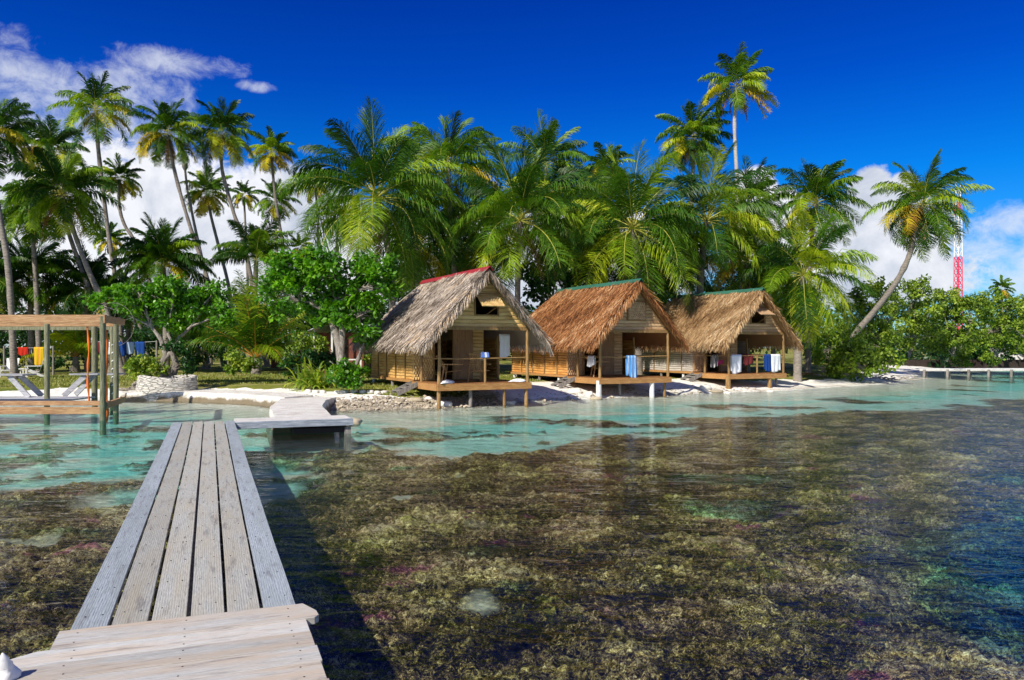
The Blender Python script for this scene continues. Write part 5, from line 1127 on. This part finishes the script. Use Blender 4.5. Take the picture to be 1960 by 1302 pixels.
# ------------------------------------------------------------------ right: far jetty, retaining wall, white house, mast
Yj = 56; zj = .58; xj0 = fx(1752, Yj); xj1 = fx(2080, Yj)
jj = empty('far_jetty', (xj0, Yj, 0), 0, 'long thin pale jetty on dark paired posts at the far right', 'jetty')
mb = MB()
for k in range(60): mb.box((.1+k*(xj1-xj0)/60, 0, zj-.03), ((xj1-xj0)/60-.01, 1.2, .06), t=rng.random())
mb.build('deck', M['stilt'], jj)
mb = MB(); mb.box(((xj1-xj0)/2, -.58, zj-.12), (xj1-xj0, .07, .12)); mb.build('edge_beam', M['lplank'], jj)
for px in (1765, 1809, 1849, 1887, 1930, 1975, 2020):
    for d_ in (-.22, .25):
        mb = MB(); x = fx(px, Yj)-xj0+d_; mb.cyl((x, -.4+d_, -.9), (x-d_*.2, -.4+d_, zj-.06), .12, .09, 9, rng.random()); mb.build('pile', M['greypost'], jj)
M['darkstone'] = plain('dark_wall_stone', (.045, .035, .03), .95, .1, .4, 3, .8)
mb = MB()
for k in range(30):
    x0_ = 37+k*1.2; mb.box((x0_, 78+k*.1+rng.uniform(-.05, .05), .38), (1.19, .9, .9+rng.uniform(-.04, .04)), t=rng.random())
tag(mb.build('retaining_wall', M['darkstone']), 'long low dark stone retaining wall behind the far jetty', 'wall')
wh = empty('white_house', (fx(1955, 86), 86, .7), 0, 'white walled house half hidden by the right hand bushes', 'house')
mb = MB(); mb.box((0, 0, 1.5), (5.5, 4, 3)); mb.build('wall', M['stilt'], wh)
for s in (-1, 1): mb = MB(); mb.bar((0, s*.05, 4.0), (0, s*2.6, 2.9), 6.2, .08); mb.build('roof', M['corr'], wh)
mb = MB(); mb.box((-.6, -2.03, 1.05), (.95, .06, 2.1)); mb.build('door', M['redwall'], wh)
mb = MB(); mb.box((1.2, -2.03, 1.6), (1.0, .06, 1.0)); mb.build('window', M['dark'], wh)
Ym = 260; xm_ = fx(1834, Ym); mast = empty('radio_mast', (xm_, Ym, 0), R(20), 'tall red and white lattice radio mast beside the leaning palm', 'mast')
M['mred'] = plain('mast_red', (.70, .02, .10), .5, .3, .05, 1, 0); M['mwhite'] = plain('mast_white', (.85, .85, .87), .5, .3, .05, 1, 0)
ztop = E+(664-388)/F*Ym; secs = [(0, 'mwhite'), (12, 'mred'), (ztop-28.5, 'mwhite'), (ztop-9, 'mred'), (ztop, None)]
secs = [(0.0, 'mred'), (E+(664-470)/F*Ym-10.2, 'mwhite'), (E+(664-385)/F*Ym-9, 'mred'), (ztop, None)]
secs = [(0.0, 'mred'), (E+(664-492)/F*Ym, 'mwhite'), (E+(664-412)/F*Ym, 'mred'), (ztop, None)]
hwm = lambda z: 1.05-.35*z/ztop
for (za, mm), (zb, _) in zip(secs[:-1], secs[1:]):
    mb = MB(); k = max(2, int((zb-za)/2.3)); zz = np.linspace(za, zb, k+1); cs = [(-1, -1), (1, -1), (1, 1), (-1, 1)]
    for a, b2 in zip(zz[:-1], zz[1:]):
        for i in range(4):
            p, q_ = cs[i], cs[(i+1) % 4]; A_ = lambda c, z: (c[0]*hwm(z), c[1]*hwm(z), z)
            mb.bar(A_(p, a), A_(p, b2), .22, .22); mb.bar(A_(p, a), A_(q_, b2), .11, .11); mb.bar(A_(q_, a), A_(p, b2), .11, .11); mb.bar(A_(p, b2), A_(q_, b2), .10, .10)
    mb.build('lattice_section', M[mm], mast)
for x, h in ((-1.0, 7), (1.0, 6), (0, 4)): mb = MB(); mb.cyl((x, 0, ztop-1), (x, 0, ztop+h), .14); mb.build('antenna', M['mwhite'], mast)
